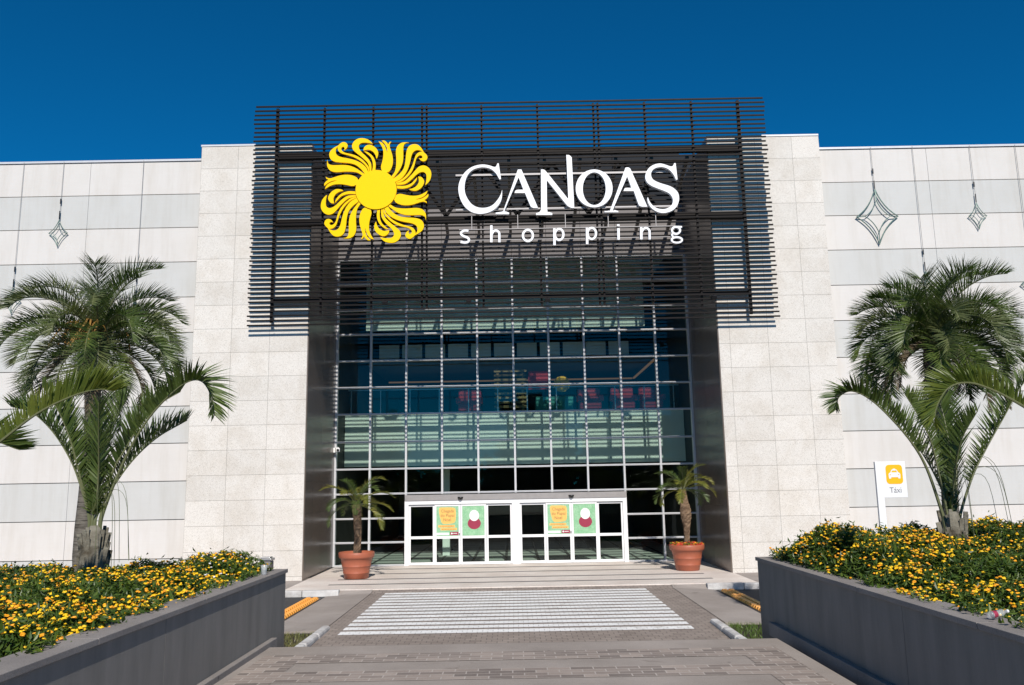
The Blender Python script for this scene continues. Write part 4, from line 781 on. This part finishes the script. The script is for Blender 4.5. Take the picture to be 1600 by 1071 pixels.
OL = [(-6.0, 2.1), (-5.4, 2.5), (-4.9, 2.87), (-4.58, 3.15), (-4.26, 3.40), (-3.95, 3.55), (-3.74, 3.60), (-3.60, 3.58)]
OL2 = [(-6.0, 2.1), (-5.6, 2.9), (-5.25, 3.4), (-4.85, 3.75), (-4.5, 3.95)]
near_palm('feather palm left of the frame, one long frond reaching in over the bed', (-6.1, 7.5, 1.72), 2.0,
 [(mk(OL, 7.5, 0), dict(n=84, L=0.42, v=62, d=0.12, m='frond_lit', w=0.026)), (mk([(-6.1, 2.0), (-5.9, 2.6), (-5.5, 3.0), (-5.05, 3.2), (-4.75, 3.1)], 7.5, 0.6), dict(n=54, m='frond')), (mk([(-6.1, 2.0), (-6.2, 2.8), (-6.5, 3.4)], 7.5, 0.2), dict(n=40))], 7)
OR = [(6.2, 2.1), (5.6, 2.55), (5.2, 2.86), (4.88, 3.07), (4.58, 3.29), (4.31, 3.45), (4.09, 3.52), (3.91, 3.47), (3.79, 3.30), (3.76, 3.15)]
near_palm('feather palm right of the frame, one long frond reaching in over the bed', (6.3, 7.5, 1.72), 2.0,
 [(mk(OR, 7.5, 0), dict(n=92, L=0.36, v=62, d=0.10, m='frond_lit', w=0.026)), (mk([(6.3, 2.0), (6.0, 2.9), (5.5, 3.5), (5.0, 3.75)], 7.5, 0.6), dict(n=56)), (mk([(6.3, 2.0), (6.4, 2.8), (6.7, 3.4)], 7.5, 0.2), dict(n=40))], 8)

def tall_palm(x, y, zc, label, seed, nf, length, fruit, lf):
    rt = root('tall_palm', (x, y, -0.15), label, 'palm tree', 'tall palms in front of the side walls'); g = random.Random(seed)
    b = MB(); n = 12; P = [(x+0.03*math.sin(i), y, -0.15+(zc+0.15)*i/n) for i in range(n+1)]
    b.tube(P, [0.18]+[0.135-0.008*math.sin(i*1.7) for i in range(n-2)]+[0.16, 0.13], 18); b.build('trunk', 'bark', rt, True)
    b = MB()
    for i in range(60):   # old leaf bases below the crown
        a = g.uniform(0, 6.28); z = zc-g.uniform(0.0, 0.8); b.bar((x+0.12*math.cos(a), y+0.12*math.sin(a), z-0.12), (x+0.21*math.cos(a), y+0.21*math.sin(a), z+0.14), 0.05, 0.025)
    b.build('leaf_bases', 'frond_dead', rt)
    for i in range(nf):
        u = (i+0.5)/nf; az = i*2.39996+g.uniform(-.25, .25); el = R(84-118*u+g.uniform(-8, 8)); L = length*g.uniform(0.88, 1.08); q = Vector((x, y, zc)); P = [q.copy()]; e = el; bend = R(135 if u < 0.75 else 95)*g.uniform(0.8, 1.15)*(0.75 if u < 0.15 else 1)
        for k in range(9):
            d = Vector((math.cos(az)*math.cos(e), math.sin(az)*math.cos(e), math.sin(e))); q = q+d*L/9; P.append(q.copy()); e -= bend/9*(0.5+1.0*k/9); e = max(e, R(-88))
        dead = u > 0.86
        fm = frond_mesh(P, 100, lf if not dead else 0.25, 0.0165, 42, g, 0.026, 0.005, 0.14, 46, 22, 0.22 if not dead else 0.8, 3)
        m = 'frond_dead' if dead else ('frond_grey' if g.random() < (0.5 if fruit else 0.15) else 'frond')
        o = fm.build('frond', [m, 'rachis'], rt)
        if dead: o['label'] = 'dry brown hanging frond'
    if fruit:
        b = MB()
        for s in range(26):
            a = g.gauss(-1.75, 0.5); c = Vector((x, y, zc+0.1)); dd = Vector((math.cos(a), math.sin(a), 0)); l = g.uniform(0.3, 0.62)
            b.tube(catmull([c, c+dd*l*0.6+Vector((0, 0, 0.34*l)), c+dd*l+Vector((g.uniform(-.1, .1), 0, 0.12*l)), c+dd*l*1.25+Vector((g.uniform(-.12, .12), 0, -0.5*l))], 4), 0.014, 5)
        b.build('fruit_stalks', 'stalk', rt)
tall_palm(-7.25, 14.4, 5.30, 'tall grey green palm with orange fruit stalks before the left wall', 21, 46, 1.74, True, 0.46)
tall_palm(7.36, 14.4, 5.05, 'tall dark green palm behind the taxi sign before the right wall', 22, 54, 1.58, False, 0.50)

def potted_palm(x, y, label, seed, H, rad, thick, fronds, flen, flowers):
    rt = root('potted_palm', (x, y, 0.0), label, 'potted palm', 'potted palms beside the entrance'); g = random.Random(seed)
    b = MB(); b.lathe([(0.001, 0.02), (0.34, 0.004), (0.36, 0.02), (0.385, 0.16), (0.397, 0.17), (0.397, 0.19), (0.392, 0.20), (0.425, 0.36), (0.437, 0.37), (0.437, 0.39), (0.432, 0.40), (0.475, 0.60), (0.520, 0.615), (0.535, 0.66), (0.540, 0.76), (0.525, 0.785), (0.495, 0.78), (0.48, 0.70), (0.001, 0.69)], (x, y, 0), 40)
    b.build('pot', 'terra', rt, True)
    b = MB(); b.lathe([(0.47, 0.69), (0.3, 0.72), (0.001, 0.73)], (x, y, 0), 24); b.build('potting_soil', 'soil', rt, True)
    b = MB(); n = 26; V = []; k = 18
    for i in range(n+1):
        u = i/n; z = 0.70+(H-0.70)*u; rr = rad*(1+thick(u))
        for j in range(k):
            a = 2*math.pi*j/k; kn = 0.10*math.sin(6*a+(i % 2)*3.14)+0.06*g.uniform(-1, 1); V.append((x+0.03*math.sin(u*4)+rr*(1+kn)*math.cos(a), y+rr*(1+kn)*math.sin(a), z))
    b.add(V, [(i*k+j, i*k+(j+1) % k, (i+1)*k+(j+1) % k, (i+1)*k+j) for i in range(n) for j in range(k)]); b.build('trunk', 'potbark', rt)
    cx_ = x+0.03*math.sin(4)
    for i in range(fronds):
        u = (i+0.5)/fronds; az = i*2.39996+g.uniform(-.3, .3); e = R(74-84*u+g.uniform(-8, 8)); L = flen*g.uniform(0.8, 1.12); q = Vector((cx_, y, H-0.03)); P = [q.copy()]; bend = R(105)*g.uniform(0.7, 1.2)
        for m in range(8):
            d = Vector((math.cos(az)*math.cos(e), math.sin(az)*math.cos(e), math.sin(e))); q = q+d*L/8; P.append(q.copy()); e -= bend/8*(0.4+1.2*m/8)
        fm = frond_mesh(P, 58, 0.27, 0.0165, 28, g, 0.014, 0.003, 0.16, 52, 30, 0.45, 2); fm.build('frond', ['frond_y' if g.random() < 0.45 else 'frond', 'rachis'], rt)
    if flowers:
        b = MB(); V = []; Fc = []; ms = []
        for i in range(900):
            a = g.uniform(0, 6.28); q = 0.52*math.sqrt(g.random()); c = Vector((x+q*math.cos(a), y+q*math.sin(a), 0.74+0.14*g.random()*(1.1-q))); l = g.uniform(0.02, 0.045); t1 = Vector((g.gauss(0, 1), g.gauss(0, 1), g.gauss(0.3, 0.6))).normalized(); t2 = t1.orthogonal().normalized()
            b.add([c-t1*l, c+t2*l*0.6, c+t1*l, c-t2*l*0.6], [(0, 1, 2, 3)], 0 if g.random() < 0.5 else (1 if g.random() < 0.75 else 2))
        b.build('flowers', ['flr', 'leaf2', 'fl2'], rt)
potted_palm(-4.82, 26.05, 'potted palm left of the doors in a bare terracotta pot', 31, 2.20, 0.105, lambda u: 0.45*max(0, u-0.35), 20, 1.30, False)
potted_palm(5.32, 26.75, 'potted palm right of the doors with red flowers in its pot', 32, 2.46, 0.085, lambda u: 1.0*math.exp(-((u-0.60)/0.20)**2), 20, 1.12, True)

# ================================================================ across the street behind the viewpoint (mirrored in the glass)
def far_woods():
    g = random.Random(77); b = MB(); V = []; Fc = []
    for i in range(210):
        x = -95+190*i/209+g.uniform(-1, 1); y = -78+g.uniform(-5, 5); h = 6.5+2.6*math.sin(i*0.19)+g.uniform(-1.2, 2.2); rx = g.uniform(1.6, 2.8)
        for k in range(46):
            a = g.uniform(0, 6.28); e = math.asin(g.uniform(-1, 1)); q = g.uniform(0.7, 1.05); c = Vector((x+rx*q*math.cos(a)*math.cos(e), y+rx*q*math.sin(a)*math.cos(e), h*0.55+h*0.45*q*math.sin(e)))
            s1 = Vector((g.gauss(0, 1), g.gauss(0, 1), g.gauss(0, 1))).normalized(); s2 = s1.orthogonal().normalized(); l = g.uniform(0.5, 0.95); n = len(V)
            V += [c-s1*l, c+s2*l*0.7, c+s1*l, c-s2*l*0.7]; Fc.append((n, n+1, n+2, n+3))
        b.box(x-0.15, x+0.15, y-0.15, y+0.15, -0.15, h*0.5, 1)
    b.add(V, Fc, 0); tag(b.build('far_woods', ['leaf3', 'bark']), 'dark belt of trees across the street, mirrored low in the entrance glass', 'trees', kind='stuff')
far_woods()
def tower_block(x, y, wd, dp, floors, label):
    rt = root('apartment_block', (x, y, -0.15), label, 'building', 'apartment blocks across the street'); H = floors*3.0
    b = MB(); b.box(x-wd/2, x+wd/2, y-dp, y, -0.15, H); b.box(x-wd*0.2, x+wd*0.2, y-dp*0.7, y-dp*0.3, H+0.001, H+2.2); b.build('wall', 'concrete', rt)
    for f in range(floors):
        b = MB()
        n = int(wd/2.4)
        for i in range(n):
            xa = x-wd/2+0.6+i*(wd-0.6)/n; b.box(xa, xa+1.4, y-0.05, y+0.03, f*3.0+0.9, f*3.0+2.3)
        b.build('window_row', 'dark_panel', rt)
    b = MB(); b.box(x-wd/2-0.2, x+wd/2+0.2, y-dp-0.2, y+0.2, H+0.002, H+0.35); b.build('roof_edge', 'grey_metal', rt)
tower_block(3.5, -95, 12, 12, 6, 'grey apartment block across the street, mirrored near the middle of the glass')
tower_block(22, -100, 16, 12, 5, 'wider grey apartment block across the street, mirrored at the right of the glass')
tower_block(-31, -105, 14, 12, 5, 'grey apartment block across the street, mirrored at the left of the glass')
